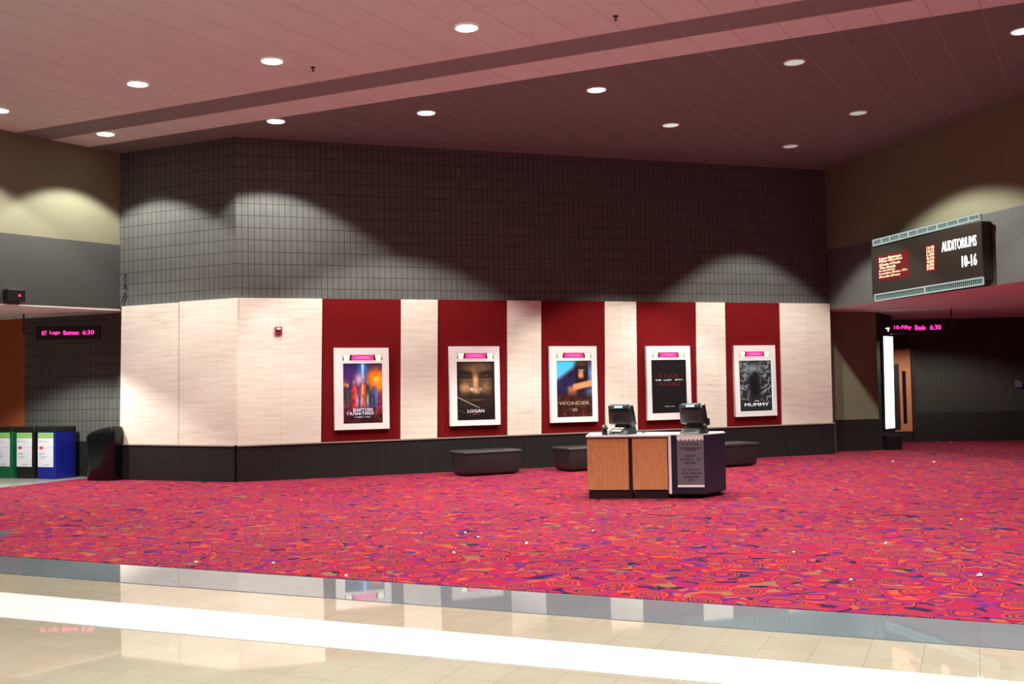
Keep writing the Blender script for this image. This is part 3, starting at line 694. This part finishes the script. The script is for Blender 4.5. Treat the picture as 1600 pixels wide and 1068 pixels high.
# navy cabinet with a slanted corner
t = empty('navy_cabinet', base + cdv*xc_, crz, label='navy blue counter cabinet with grey notice, slanted right side and castors', cat='cabinet', group='rolling counter cabinets')
w = xe - xc_
Mi = (Matrix.Translation(base + cdv*xc_) @ Matrix.Rotation(crz, 4, 'Z')).inverted()
k2 = Mi @ fl(1135, 773.5); foot = [(.056, 0), (w, 0), (k2.x, k2.y), (k2.x, DEP), (.055, DEP)]
def prism(bm, pts, z0, z1): hexa(bm, [(x, y, z0) for x, y in pts], [(x, y, z1) for x, y in pts])
bm = B(); prism(bm, foot, .07, TOPZ-.012); obj('body', bm, NAVY, t, bevel=.004)
bm = B(); prism(bm, [(.056,-.006),(w+.003,-.006),(k2.x+.008,k2.y),(k2.x+.008,DEP+.008),(.056,DEP+.008)], TOPZ-.012, TOPZ); obj('top', bm, TOPW if False else mat('grey_laminate', (.55,.55,.55), .3), t)
bm = B(); box(bm, .012, .052, -.012, DEP, .07, TOPZ); obj('end_panel', bm, TOPW, t, label='white vertical edge panel')
bm = B(); prism(bm, [(.08,.06),(w-.04,.06),(k2.x-.05,k2.y+.03),(k2.x-.05,DEP-.05),(.08,DEP-.05)], .045, .075); obj('chassis', bm, BLACK, t)
for x, y in ((.12,.08),(w-.08,.09),(k2.x-.09,k2.y+.12),(k2.x-.09,DEP-.1),(.12,DEP-.1)):
    bm = B(); cyl(bm, (x-.015,y,.03), (x+.015,y,.03), .03); box(bm, x-.022, x+.022, y-.02, y+.02, .045, .06); obj('caster', bm, DMETAL, t)
# grey notice on its front
def notice(U, V):
    c = A3((.42,.41,.45), U)
    top_ = V < .05+.035*np.abs(np.sin(U*PI*6.5))+.02
    c[top_] = (.97,.96,.97); c[V > .955] = (.98,.98,.98)
    rows_ = [(.17,.18,.82),(.25,.08,.92),(.285,.3,.75),(.40,.30,.70),(.465,.12,.92),(.53,.28,.72),(.67,.2,.82),(.735,.15,.9),(.80,.22,.8),(.865,.38,.62)]
    for v, a, b_ in rows_:
        k_ = (np.abs(V-v) < .021) & (U > a) & (U < b_) & (vnoise(U*42, V*0+v*90, 4) > .28)
        c[k_] = c[k_]*.62 + np.array((.0,.0,.01))
    return c
xn0, xn1 = cx_at(1058.5) - xc_, cx_at(1100.2) - xc_; zn0, zn1 = up(c3, 1080, 761.5), up(c3, 1080, 678.5)
nt = printed('notice', xn1-xn0, min(zn1, TOPZ-.01)-zn0, notice, t, PRINT, -.004, (zn0+min(zn1, TOPZ-.01))/2, 90, 150, xc=(xn0+xn1)/2)
nt['label'] = 'grey notice sheet with scalloped white top and rows of text'

# ------------------------------------------------------------------ sales terminals
POSG = mat('terminal_grey_green', (.028,.038,.038), .35); POSD = mat('terminal_dark', (.012,.014,.016), .3)
CYAN = emis('cyan_display', (.45,.85,1), 1.6)
def pos(p, rz, lb, paper, cardside):
    t = empty('sales_terminal', p, rz, label=lb, cat='cash register', group='sales terminals on the counter'); t.scale = (1.06, 1.06, 1.02)
    bm = B()   # base and printer: low wedge, sloping front
    hexa(bm, [(-.155,-.15,0),(.155,-.15,0),(.17,.15,0),(-.14,.15,0)], [(-.12,-.10,.075),(.12,-.10,.075),(.15,.13,.135),(-.11,.13,.135)])
    obj('base', bm, POSG, t, bevel=.014, seg=3, smooth=True)
    bm = B(); box(bm, -.09, .09, -.125, -.118, .015, .05); obj('base_slot', bm, POSD, t)
    bm = B(); hexa(bm, [(-.11,.0,.09),(.11,.0,.09),(.11,.12,.09),(-.11,.12,.09)], [(-.10,.0,.22),(.10,.0,.22),(.10,.08,.24),(-.10,.08,.24)]); obj('neck', bm, POSD, t, bevel=.01)
    R = Matrix.Translation((0, .0, .27)) @ Matrix.Rotation(math.radians(20), 4, 'X')
    bm = B(); hexa(bm, [(-.19,.0,-.15),(.19,.0,-.15),(.19,.0,.15),(-.19,.0,.15)], [(-.19,.045,-.15),(.19,.045,-.15),(.19,.045,.15),(-.19,.045,.15)], R)
    obj('screen_bezel', bm, POSD, t, bevel=.012, seg=3, smooth=True)
    bm = B(); hexa(bm, [(-.19,.0,-.145),(.19,.0,-.145),(.18,.0,.145),(-.18,.0,.145)], [(-.17,-.10,-.09),(.17,-.10,-.09),(.155,-.06,.12),(-.155,-.06,.12)], R)
    obj('back_housing', bm, POSG, t, bevel=.018, seg=3, smooth=True)
    bm = B(); [box(bm, -.11, .11, -.101+.0045*i, -.094+.0045*i, -.06+i*.022, -.052+i*.022, R) for i in range(5)]; obj('vent', bm, POSD, t)
    R2 = Matrix.Translation((0, -.035, .405))
    bm = B(); hexa(bm, [(-.15,-.09,-.035),(.15,-.09,-.035),(.15,.06,-.035),(-.15,.06,-.035)], [(-.13,-.07,.03),(.13,-.07,.03),(.13,.05,.03),(-.13,.05,.03)], R2)
    cdp = obj('customer_display', bm, POSG, t, bevel=.014, seg=3, smooth=True)
    bm = B(); hexa(bm, [(-.05,-.094,-.020),(.075,-.094,-.020),(.075,-.080,-.020),(-.05,-.080,-.020)], [(-.045,-.086,.010),(.07,-.086,.010),(.07,-.07,.010),(-.045,-.07,.010)], R2); obj('display_window', bm, CYAN, cdp, label='glowing pale cyan display window')
    if cardside:
        bm = B(); box(bm, .195, .225, -.03, .05, .12, .22); obj('card_swipe', bm, POSD, t, bevel=.006)
    if paper:
        bm = B(); hexa(bm, [(-.10,-.142,.048),(.05,-.142,.048),(.065,-.03,.102),(-.085,-.03,.102)], [(-.10,-.142,.051),(.05,-.142,.051),(.065,-.03,.105),(-.085,-.03,.105)]); obj('receipt', bm, PAPER, t, label='white paper slip')
tz = base.z + TOPZ
cy_ = Vector((-cdv.y, cdv.x, 0))
def ct(px, dy): return base + cdv*cx_at(px) + cy_*dy + Vector((0,0,TOPZ))
pos(ct(972, .26), crz - .42, 'dark sales terminal with white paper slip, on the left wood cabinet', True, False)
pos(ct(1086, .26), crz - .45, 'dark sales terminal with side card reader, on the navy cabinet above the notice', False, True)
p = ct(945.5, .12); t = empty('card_reader', p, crz+.3, label='small black card reader left of the terminal with the paper slip', cat='card reader')
bm = B(); hexa(bm, [(-.04,-.05,0),(.04,-.05,0),(.04,.05,0),(-.04,.05,0)], [(-.03,.0,.09),(.03,.0,.09),(.03,.04,.12),(-.03,.04,.12)]); obj('stand', bm, BLACK, t, bevel=.008)
bm = B(); hexa(bm, [(-.04,-.045,.08),(.04,-.045,.08),(.04,.03,.12),(-.04,.03,.12)], [(-.036,-.055,.105),(.036,-.055,.105),(.036,.02,.148),(-.036,.02,.148)]); obj('keypad', bm, POSD, t, bevel=.006)
p = ct(1006, .55); t = empty('stalk', p, 0, label='tiny dark upright stalk on the white worktop between the two terminals', cat='stalk')
bm = B(); cyl(bm, (0,0,0), (0,0,.012), .03); obj('foot', bm, BLACK, t)
bm = B(); cyl(bm, (0,0,.012), (0,0,.10), .006, n=10); obj('stem', bm, BLACK, t)

# ------------------------------------------------------------------ recycling bins
def bin_sheet(U, V):
    c = A3((.90,.91,.95), U); c[V < .16] = (.55,.80,.42); c[(V > .145) & (V < .165)] = (.35,.55,.25)
    for v, a, b_ in ((.07,.08,.9),(.22,.06,.5),(.27,.06,.6),(.60,.08,.5),(.64,.08,.42),(.70,.08,.6),(.75,.08,.4),(.94,.25,.75)):
        k_ = (np.abs(V-v) < .008) & (U > a) & (U < b_) & (vnoise(U*40, V*0+v*70, 2) > .3); c[k_] = (.55,.57,.62)
    c[(np.abs(V-.44) < .008)] = (.85,.5,.55)
    st = ((U-.22)/.12)**2 + ((V-.445)/.05)**2 < 1; c[st] = (.78,.25,.30)
    return c
p0 = fl(58, 748); p1 = fl(87, 748.7); bw = (p1-p0).length
BL = mat('blue_plastic', (.006,.014,.26), .4); GRN = mat('green_plastic', (.005,.12,.045), .4); BK = mat('black_bin', (.008,.008,.009), .4)
def rbin(px, m, lb):
    p = fl(px, 748); q = (p0 - dA*((p0 - onpl(px, 740, p0, nA)).dot(dA))); q.z = .004
    t = empty('recycling_bin', q, math.atan2(dA.y, dA.x), label=lb, cat='recycling bin', group='recycling bins under the left bulkhead')
    w, d, h = bw*.985, .52, up(p0, 58, 667)
    bm = B(); hexa(bm, [(.006,.006,.0),(w-.006,.006,.0),(w-.006,d,.0),(.006,d,.0)], [(0,0,h*.91),(w,0,h*.91),(w,d,h*.91),(0,d,h*.91)]); obj('body', bm, m, t, bevel=.012, seg=3)
    bm = B(); hexa(bm, [(-.006,-.008,h*.905),(w+.006,-.008,h*.905),(w+.006,d+.008,h*.905),(-.006,d+.008,h*.905)], [(.004,.01,h),(w-.004,.01,h),(w-.004,d,h),(.004,d,h)])
    ld = obj('lid', bm, BLACK, t, bevel=.01, seg=3)
    bm = B(); cyl(bm, (w/2, .18, h), (w/2, .18, h+.006), .09); obj('opening', bm, DARK, ld)
    printed('notice', w*.84, h*.66, bin_sheet, t, PRINT, -.003, h*.56, 60, 110, xc=w*.46)
rbin(58, BL, 'blue recycling bin with white and green notice, nearest the black trash can')
rbin(25, BK, 'black recycling bin with white and green notice, between the blue and green bins')
rbin(-9, GRN, 'green recycling bin with white notice, at the left edge of the photo')

# ------------------------------------------------------------------ black trash can
pc = fl(168, 749.5) + Vector((0, 0, .004)) + nA*.06
t = empty('trash_can', pc, math.atan2(dA.y, dA.x), label='glossy black rounded trash can with sloping top in front of the left corner', cat='trash can')
hw = .36; hd = .24; Hh = up(fl(168, 750), 168, 664)
def sup(a, w, d, p=3.2):
    c_, s_ = math.cos(a), math.sin(a); return (w*abs(c_)**(2/p)*(1 if c_ > 0 else -1), d*abs(s_)**(2/p)*(1 if s_ > 0 else -1))
def rings(bm, lv, n=48):
    R = []
    for (w, d, z, tilt) in lv:
        r = []
        for i in range(n):
            x, y = sup(2*PI*i/n, w, d); r.append(bm.verts.new((x, y, z + tilt*(x/hw))))
        R.append(r)
    for a, b_ in zip(R, R[1:]):
        for i in range(n): bm.faces.new((a[i], a[(i+1)%n], b_[(i+1)%n], b_[i]))
    bm.faces.new(R[0][::-1]); bm.faces.new(R[-1])
bm = B(); rings(bm, [(hw*.90,hd*.90,0,0),(hw*.93,hd*.93,.02,0),(hw*.99,hd*.99,Hh*.72,0)]); obj('body', bm, GLOSSB, t, smooth=True)
bm = B(); rings(bm, [(hw,hd,Hh*.72,0),(hw*1.0,hd*1.0,Hh*.79,.03),(hw*.97,hd*.97,Hh*.85,.06),(hw*.88,hd*.88,Hh*.90,.085),(hw*.70,hd*.70,Hh*.925,.085),(hw*.3,hd*.3,Hh*.935,.04)]); hd_ = obj('lid', bm, GLOSSB, t, smooth=True)
bm = B(); M_ = Matrix.Translation((-.02,-hd*.995,Hh*.79)); hexa(bm, [(-.17,-.006,-.03),(.17,-.006,-.03),(.17,.02,-.03),(-.17,.02,-.03)], [(-.15,.02,.05),(.15,.02,.055),(.15,.05,.055),(-.15,.05,.05)], M_); obj('flap', bm, GLOSSB, hd_, bevel=.008)

# ------------------------------------------------------------------ ticker signs hanging under the bulkheads
PINKLED = emis('pink_led', (1,.03,.30), 3.0)
def ticker(px0, px1, yt, yb, depthp, s, tx, rod, armside, lb, ceilz, tmx):
    """flat sign facing the viewer at the depth of floor point depthp"""
    nn = Vector((depthp.x, depthp.y, 0)).normalized()
    yaw = tmx
    d = hv(yaw); n_ = Vector((d.y, -d.x, 0))
    a, b_ = onpl(px0, yt[0], depthp, n_), onpl(px1, yt[1], depthp, n_); c_ = onpl(px0, yb[0], depthp, n_)
    w = (b_-a).dot(d); h = a.z - c_.z; ctr = (a+b_)/2; ctr.z -= h/2
    rx = math.atan2(b_.z-a.z, w)
    t = empty('led_sign', ctr, yaw, label=lb, cat='sign', group='hanging LED signs')
    bm = B(); box(bm, -w/2, w/2, 0, .10, -h/2, h/2); obj('housing', bm, BLACK, t, bevel=.006)
    (u0, u1, z_) = s
    for (st, ua, ub) in tx: text('lettering', st, (ub-ua)*w, h*z_, PINKLED, t, Matrix.Translation(((ua+ub)/2*w-w/2, -.003, 0)) , th=.004, bold=.01)
    rt = onpl(rod[0], rod[1], depthp, n_); rp = (rt - ctr); rxl = rp.dot(d)
    zc2 = ceilz - ctr.z
    bm = B(); cyl(bm, (rxl, .05, -.0), (rxl, .05, zc2), .016, n=12); cyl(bm, (rxl, .05, -.0), ((-w/2 if rxl < 0 else w/2), .05, -.0), .016, n=12); obj('hanger', bm, METAL if False else DMETAL, t)
    bm = B(); cyl(bm, (rxl, .05, zc2-.02), (rxl, .05, zc2), .05, n=16); obj('ceiling_plate', bm, DMETAL, t)
ticker(55, 155, (507.5, 509), (530, 531.5), pAL - nA*.1, (0, 1, .30), [('07 Lego Batman', .10, .69), ('6:30', .74, .92)], (35, 516), -1,
       'pink-lettered LED sign hanging under the left bulkhead above the recycling bins', lL0.z-.004, -.02)
ticker(1392, 1474, (503.5, 501), (522, 519.5), r2 + Vector((0,-.8,0)), (0, 1, .42), [('10-Fifty Shade', .05, .66), ('6:30', .74, .95)], (1488.5, 510), 1,
       'pink-lettered LED sign hanging under the right bulkhead beside the lit panel', lR0.z-.004, .0)
_q = r3 + Vector((1.3, -.6, 0)); downlight(at(_q, lR0.z), 8, 260, 'added unseen downlight brightening the wooden door, hidden behind the bulkhead', cone=150, group='downlights outside the photo', nrm=False)  # lamp added out of sight to light up the orange door
_q = r1 + Vector((-.2, -1.6, 0)) + Vector((1.4,0,0))
# red indicator box on the left bulkhead
M_p = pl('L', 18, 462, .0)
t = empty('indicator_box', M_p + nL*.002, math.atan2(nL.y, nL.x) + PI/2, label='small dark box with red indicator light on the left bulkhead', cat='indicator box')
bm = B(); box(bm, -.17, .17, -.16, 0, -.10, .10); obj('housing', bm, BLACK, t, bevel=.012)
bm = B(); box(bm, -.15, .12, -.15, -.02, .10, .112); obj('top_plate', bm, METAL, t)
bm = B(); cyl(bm, (.05,-.168,-.0), (.05,-.158,-.0), .022); obj('indicator_lamp', bm, emis('red_led', (1,.02,.08), 4), t)
bm = B(); cyl(bm, (.19,-.10,.0), (.19,-.10,.05), .022, n=14); cyl(bm, (.14,-.10,.02), (.19,-.10,.02), .01, n=10); obj('knob', bm, METAL, t)
# dark cable at the corner
bm = B(); pts = [pl('A', x, y, .05) for x, y in ((197,428),(194,436),(197,444),(193,452),(197,458),(193,465),(190,474))]
for a, b_ in zip(pts, pts[1:]): cyl(bm, a, b_, .012, n=8)
obj('cable', bm, BLACK, None, label='short crooked dark cable at the left corner above the stone', cat='cable')

# ------------------------------------------------------------------ auditorium board on the right bulkhead
OFFS = .24
def rp_(x, y): return pl('R', x, y, OFFS)
tl, tr, br, blc = rp_(1359.7,386), rp_(1532,342.5), rp_(1537,441), rp_(1362.7,462)
# local frame: x along the wall towards the viewer, y into the wall
ax = Vector((dR.x, dR.y, 0)); slope = ((tr.z-tl.z)+(br.z-blc.z))/2/(tr-tl).dot(ax)
ax = (ax + Vector((0,0,slope))).normalized(); ay = -nR; az = ax.cross(ay); az = az if az.z > 0 else -az
ctr = (tl+tr+br+blc)/4
MB = Matrix(((ax.x, ay.x, az.x, ctr.x), (ax.y, ay.y, az.y, ctr.y), (ax.z, ay.z, az.z, ctr.z), (0,0,0,1)))
MBi = MB.inverted()
t = empty('auditorium_sign', None, mat=MB, label='large dark board with red LED listing and AUDITORIUMS lettering on the right bulkhead', cat='sign')
lc = [MBi @ v for v in (tl, tr, br, blc)]
x0s, x1s = (lc[0].x+lc[3].x)/2, (lc[1].x+lc[2].x)/2; z0s, z1s = (lc[2].z+lc[3].z)/2, (lc[0].z+lc[1].z)/2
print('sign size', x1s-x0s, z1s-z0s)
SBR = mat('bronze_cabinet', (.024,.019,.014), .55, spec=.3)
bm = B(); box(bm, x0s, x1s, 0, OFFS-.003, z0s, z1s); obj('cabinet', bm, SBR, t, bevel=.03, seg=3)
def loc(x, y): return MBi @ rp_(x, y)
STRIP = emis('lit_strip', (.85,1,.96), .55); SLAT = mat('green_slat', (.04,.09,.07), .5)
for nm, q4 in (('top_light_strip', [(1365,375.5),(1532,333.5),(1532.5,341.5),(1365.5,384)]), ('bottom_light_strip', [(1368,460.5),(1537.5,433),(1538,443.5),(1369,470)])):
    L4 = [loc(*q) for q in q4]; bm = B()
    def edg(s, v): a = L4[0].lerp(L4[1], s); b_ = L4[3].lerp(L4[2], s); return a.lerp(b_, v)
    yy = -.03
    for v in (0, 1):
        a, b_ = edg(0, v), edg(1, v); hexa(bm, [(a.x,yy,a.z-.012),(b_.x,yy,b_.z-.012),(b_.x,yy,b_.z+.012),(a.x,yy,a.z+.012)], [(a.x,yy+.02,a.z-.012),(b_.x,yy+.02,b_.z-.012),(b_.x,yy+.02,b_.z+.012),(a.x,yy+.02,a.z+.012)])
    for s in np.linspace(0, 1, 3 if nm[0] == 'b' else 12):
        a, b_ = edg(s, 0), edg(s, 1); cyl(bm, (a.x,yy+.01,a.z), (b_.x,yy+.01,b_.z), .012, n=6)
    for s in np.linspace(0, 1, 60):
        a, b_ = edg(s, .1), edg(s, .9); cyl(bm, (a.x,yy+.01,a.z), (b_.x,yy+.01,b_.z), .005 if nm[0] == 't' else .003, n=4)
    st_ = obj(nm, bm, STRIP, t, label='lit ladder-like strip along the board edge')
    bm = B(); a, b_, c_, d_ = [edg(*q) for q in ((0,0),(1,0),(1,1),(0,1))]; hexa(bm, [(q.x,yy+.022,q.z) for q in (a,b_,c_,d_)], [(q.x,yy+.05,q.z) for q in (a,b_,c_,d_)]); obj('strip_backing', bm, SLAT, st_)
WL = emis('white_sign_letter', (1,.97,.97), 4); RL = emis('red_led_letter', (1,.55,.34), 2.2); RG = emis('red_led_glow', (.85,.002,.008), .22)
def sgntext(s, q4, m, bold=.0):
    L4 = [loc(*q) for q in q4]; c_ = sum(L4, Vector())/4; w = (L4[1].x-L4[0].x+L4[2].x-L4[3].x)/2; h = (L4[0].z-L4[3].z+L4[1].z-L4[2].z)/2
    text('lettering', s, w, h, m, t, Matrix.Translation((c_.x, -.004, c_.z)), th=.006, bold=bold)
sgntext('AUDITORIUMS', [(1471.5,378.5),(1525.5,366),(1526,383),(1472,394)], WL, .0)
sgntext('10-16', [(1502,399.5),(1525.5,396),(1527,414),(1504.5,417)], WL, .01)
# windows behind the LED listing, the letters' red halo put in as emission
for q4 in ([(1371.5,400.5),(1420,389.5),(1421.5,431),(1373.5,440)], [(1446,384),(1462,380.2),(1463,422.5),(1447.3,426)]):
    L4 = [loc(*q) for q in q4]; bm = B(); hexa(bm, [(q.x,-.003,q.z) for q in L4], [(q.x,.01,q.z) for q in L4]); obj('led_halo_window', bm, RG, t)
rows_ = ['Lion Batman', 'Fifty Shades', 'Get Out', 'The Shack', 'Logan', 'Logan Rec. Tr', 'Rock Dog']
lens_ = [42, 44, 40, 32, 30, 54, 40]
tms = ['11:40', '12:15', '1:30', '3:10', '4:25', '6:30', '7:05']
for i in range(7):
    f0 = i/7.; f1 = (i+.80)/7.
    yl = lambda f: 403 + 34*f; k_ = lens_[i]*.83
    sgntext(rows_[i].replace(' ', '-'), [(1373.5+f0, yl(f0)), (1373.5+k_, yl(f0)-k_*.21), (1373.5+k_, yl(f1)-k_*.20), (1374.5, yl(f1))], RL, .03)
    yr = lambda f: 385.5 + 38*f
    sgntext(tms[i], [(1448, yr(f0)), (1459.5, yr(f0)-2.6), (1460, yr(f1)-2.3), (1448.5, yr(f1))], RL, .03)

# ------------------------------------------------------------------ lit panel, door and small box in the right recess
nP = Vector((r3.y-r2.y, -(r3.x-r2.x), 0)).normalized()
pp = r2 + Vector((.10, -.10, 0)); nf = Vector((.22, -1, 0)).normalized(); df = Vector((-nf.y, nf.x, 0)); 
def on2(x, y): return onpl(x, y, pp, nf)
L4 = [on2(1381,525), on2(1394.5,525.5), on2(1398,668), on2(1384.5,669.5)]
c_ = sum(L4, Vector())/4
t = empty('light_box', at(c_, 0), math.atan2(df.y, df.x), label='tall narrow glowing white display panel standing at the dark pier', cat='light box')
Mi = (Matrix.Translation(at(c_, 0)) @ Matrix.Rotation(math.atan2(df.y, df.x), 4, 'Z')).inverted()
l4 = [Mi @ q for q in L4]; WP = emis('white_panel', (.97,1,.97), 3.0)
bm = B(); hexa(bm, [(q.x, -.01, q.z) for q in l4], [(q.x, .015, q.z) for q in l4]); obj('panel', bm, WP, t)
xm = sum(q.x for q in l4)/4; wz0 = l4[2].z; wz1 = l4[0].z
bm = B(); hexa(bm, [(xm-.16,.012,wz0-.1),(xm+.12,.012,wz0-.1),(xm+.12,.10,wz0-.1),(xm-.16,.10,wz0-.1)], [(xm-.16,.012,wz1+.12),(xm+.12,.012,wz1+.12),(xm+.12,.10,wz1+.12),(xm-.16,.10,wz1+.12)]); obj('frame', bm, BLACK, t)
bm = B(); box(bm, xm-.14, xm+.26, -.06, .16, .008, .36); obj('pedestal', bm, BLACK, t, bevel=.01)
bm = B(); box(bm, xm-.03, xm+.09, -.05, .03, wz1+.18, wz1+.205); box(bm, xm+.02, xm+.04, .0, .03, wz1+.12, wz1+.18); obj('picture_lamp', bm, emis('small_lamp', (1,1,1), 2), t)
# wooden door seen in the doorway beyond the pier
nd = nD
pd = r4 + nD*.12
def on3(x, y): return onpl(x, y, pd, nD)
L4 = [on3(1394,546), on3(1422,546.5), on3(1423,689.5), on3(1394,690)]
W_ = (L4[1]-L4[0]).dot(dD); o_ = at(L4[0], 0.008)
t = empty('door_1', o_, math.atan2(dD.y, dD.x), kind='structure')
hh = L4[0].z; zb = on3(1410, 674).z
DW = mat('orange_wood', (.75,.30,.13), .45)
bm = B(); box(bm, 0, W_, 0, .05, zb, hh); obj('door_leaf', bm, DW, t)
bm = B(); box(bm, 0, W_, -.006, .05, 0, zb-.002); obj('kick_plate', bm, DARK, t)
def lx(px): return (on3(px, 600)-L4[0]).dot(dD)
bm = B(); box(bm, lx(1410), lx(1415.5), -.006, .003, on3(1412,662).z, on3(1412,580).z); obj('vision_panel', bm, mat('dark_glass', (.02,.012,.02), .1), t)
bm = B(); box(bm, lx(1396), lx(1405), -.02, -.001, on3(1400,671).z, on3(1400,569).z); obj('side_panel', bm, DARK, t)
bm = B(); box(bm, W_, W_+.10, -.06, .09, 0, hh+.1); box(bm, -.1, W_+.1, -.06, .09, hh, hh+.12); obj('door_frame', bm, DARK, t)
# wall behind the doorway
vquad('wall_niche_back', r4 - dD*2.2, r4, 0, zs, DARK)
# small box on the recess back wall
p = onpl(1591, 600, r4 + nD*.001, nD); t = empty('wall_box', p, math.atan2(dD.y, dD.x), label='small purplish grey box mounted on the dark recess wall at the right edge', cat='wall box')
GP = mat('purple_grey_plastic', (.16,.13,.22), .4)
bm = B(); box(bm, -.09, .09, -.06, 0, -.09, .08); obj('housing', bm, GP, t, bevel=.01)
bm = B(); box(bm, -.10, -.02, -.07, -.01, .08, .10); obj('cap', bm, mat('pale_cap', (.4,.38,.5), .4), t)

# ------------------------------------------------------------------ popcorn crumbs on the carpet
POP = mat('popcorn', (.85,.82,.74), .7)
spots = [(1395,721,1.5),(1459,722,1.6),(1467,690.5,1.1),(1486,690.5,1.1),(1531,899,1.5),(1384,848,1),(471,781,1),(727,832,1),(658,833,.9),(747,839,1),(823,848,1.1),(709,863,1),(427,879,.9),(541,899,1),
         (306,878,1.1),(822,849,.9),(1240,862,.8),(926,829,.8),(1033,745,.9),(872,775,.8),(1502,811,.8),(1330,905,.8)]
random.seed(3); pop0 = []
for i in range(3):
    bm = B(); bmesh.ops.create_icosphere(bm, subdivisions=2, radius=.014)
    for v in bm.verts: v.co *= 1 + .45*math.sin(v.co.x*420+i)*math.cos(v.co.y*380+i*2)
    for v in bm.verts: v.co.z = max(v.co.z*.7, -.008)
    me = bpy.data.meshes.new('popcorn_piece'); bm.to_mesh(me); bm.free(); me.materials.append(POP); pop0.append(me)
for i, (x, y, s) in enumerate(spots):
    o = bpy.data.objects.new('popcorn_piece', pop0[i % 3]); C.objects.link(o); p = fl(x, y, .014); o.location = (p.x, p.y, .008+.008*s); o.scale = (s,)*3; o.rotation_euler.z = i*1.3
    where = 'near the right recess' if y < 725 and x > 1300 else ('in front of the counter' if 880 < x < 1260 else ('on the right part of the carpet' if x > 1200 else ('on the left part of the carpet' if x < 600 else 'on the middle of the carpet')))
    tag(o, 'tiny white popcorn crumb lying ' + where, 'popcorn', 'popcorn crumbs ' + where)
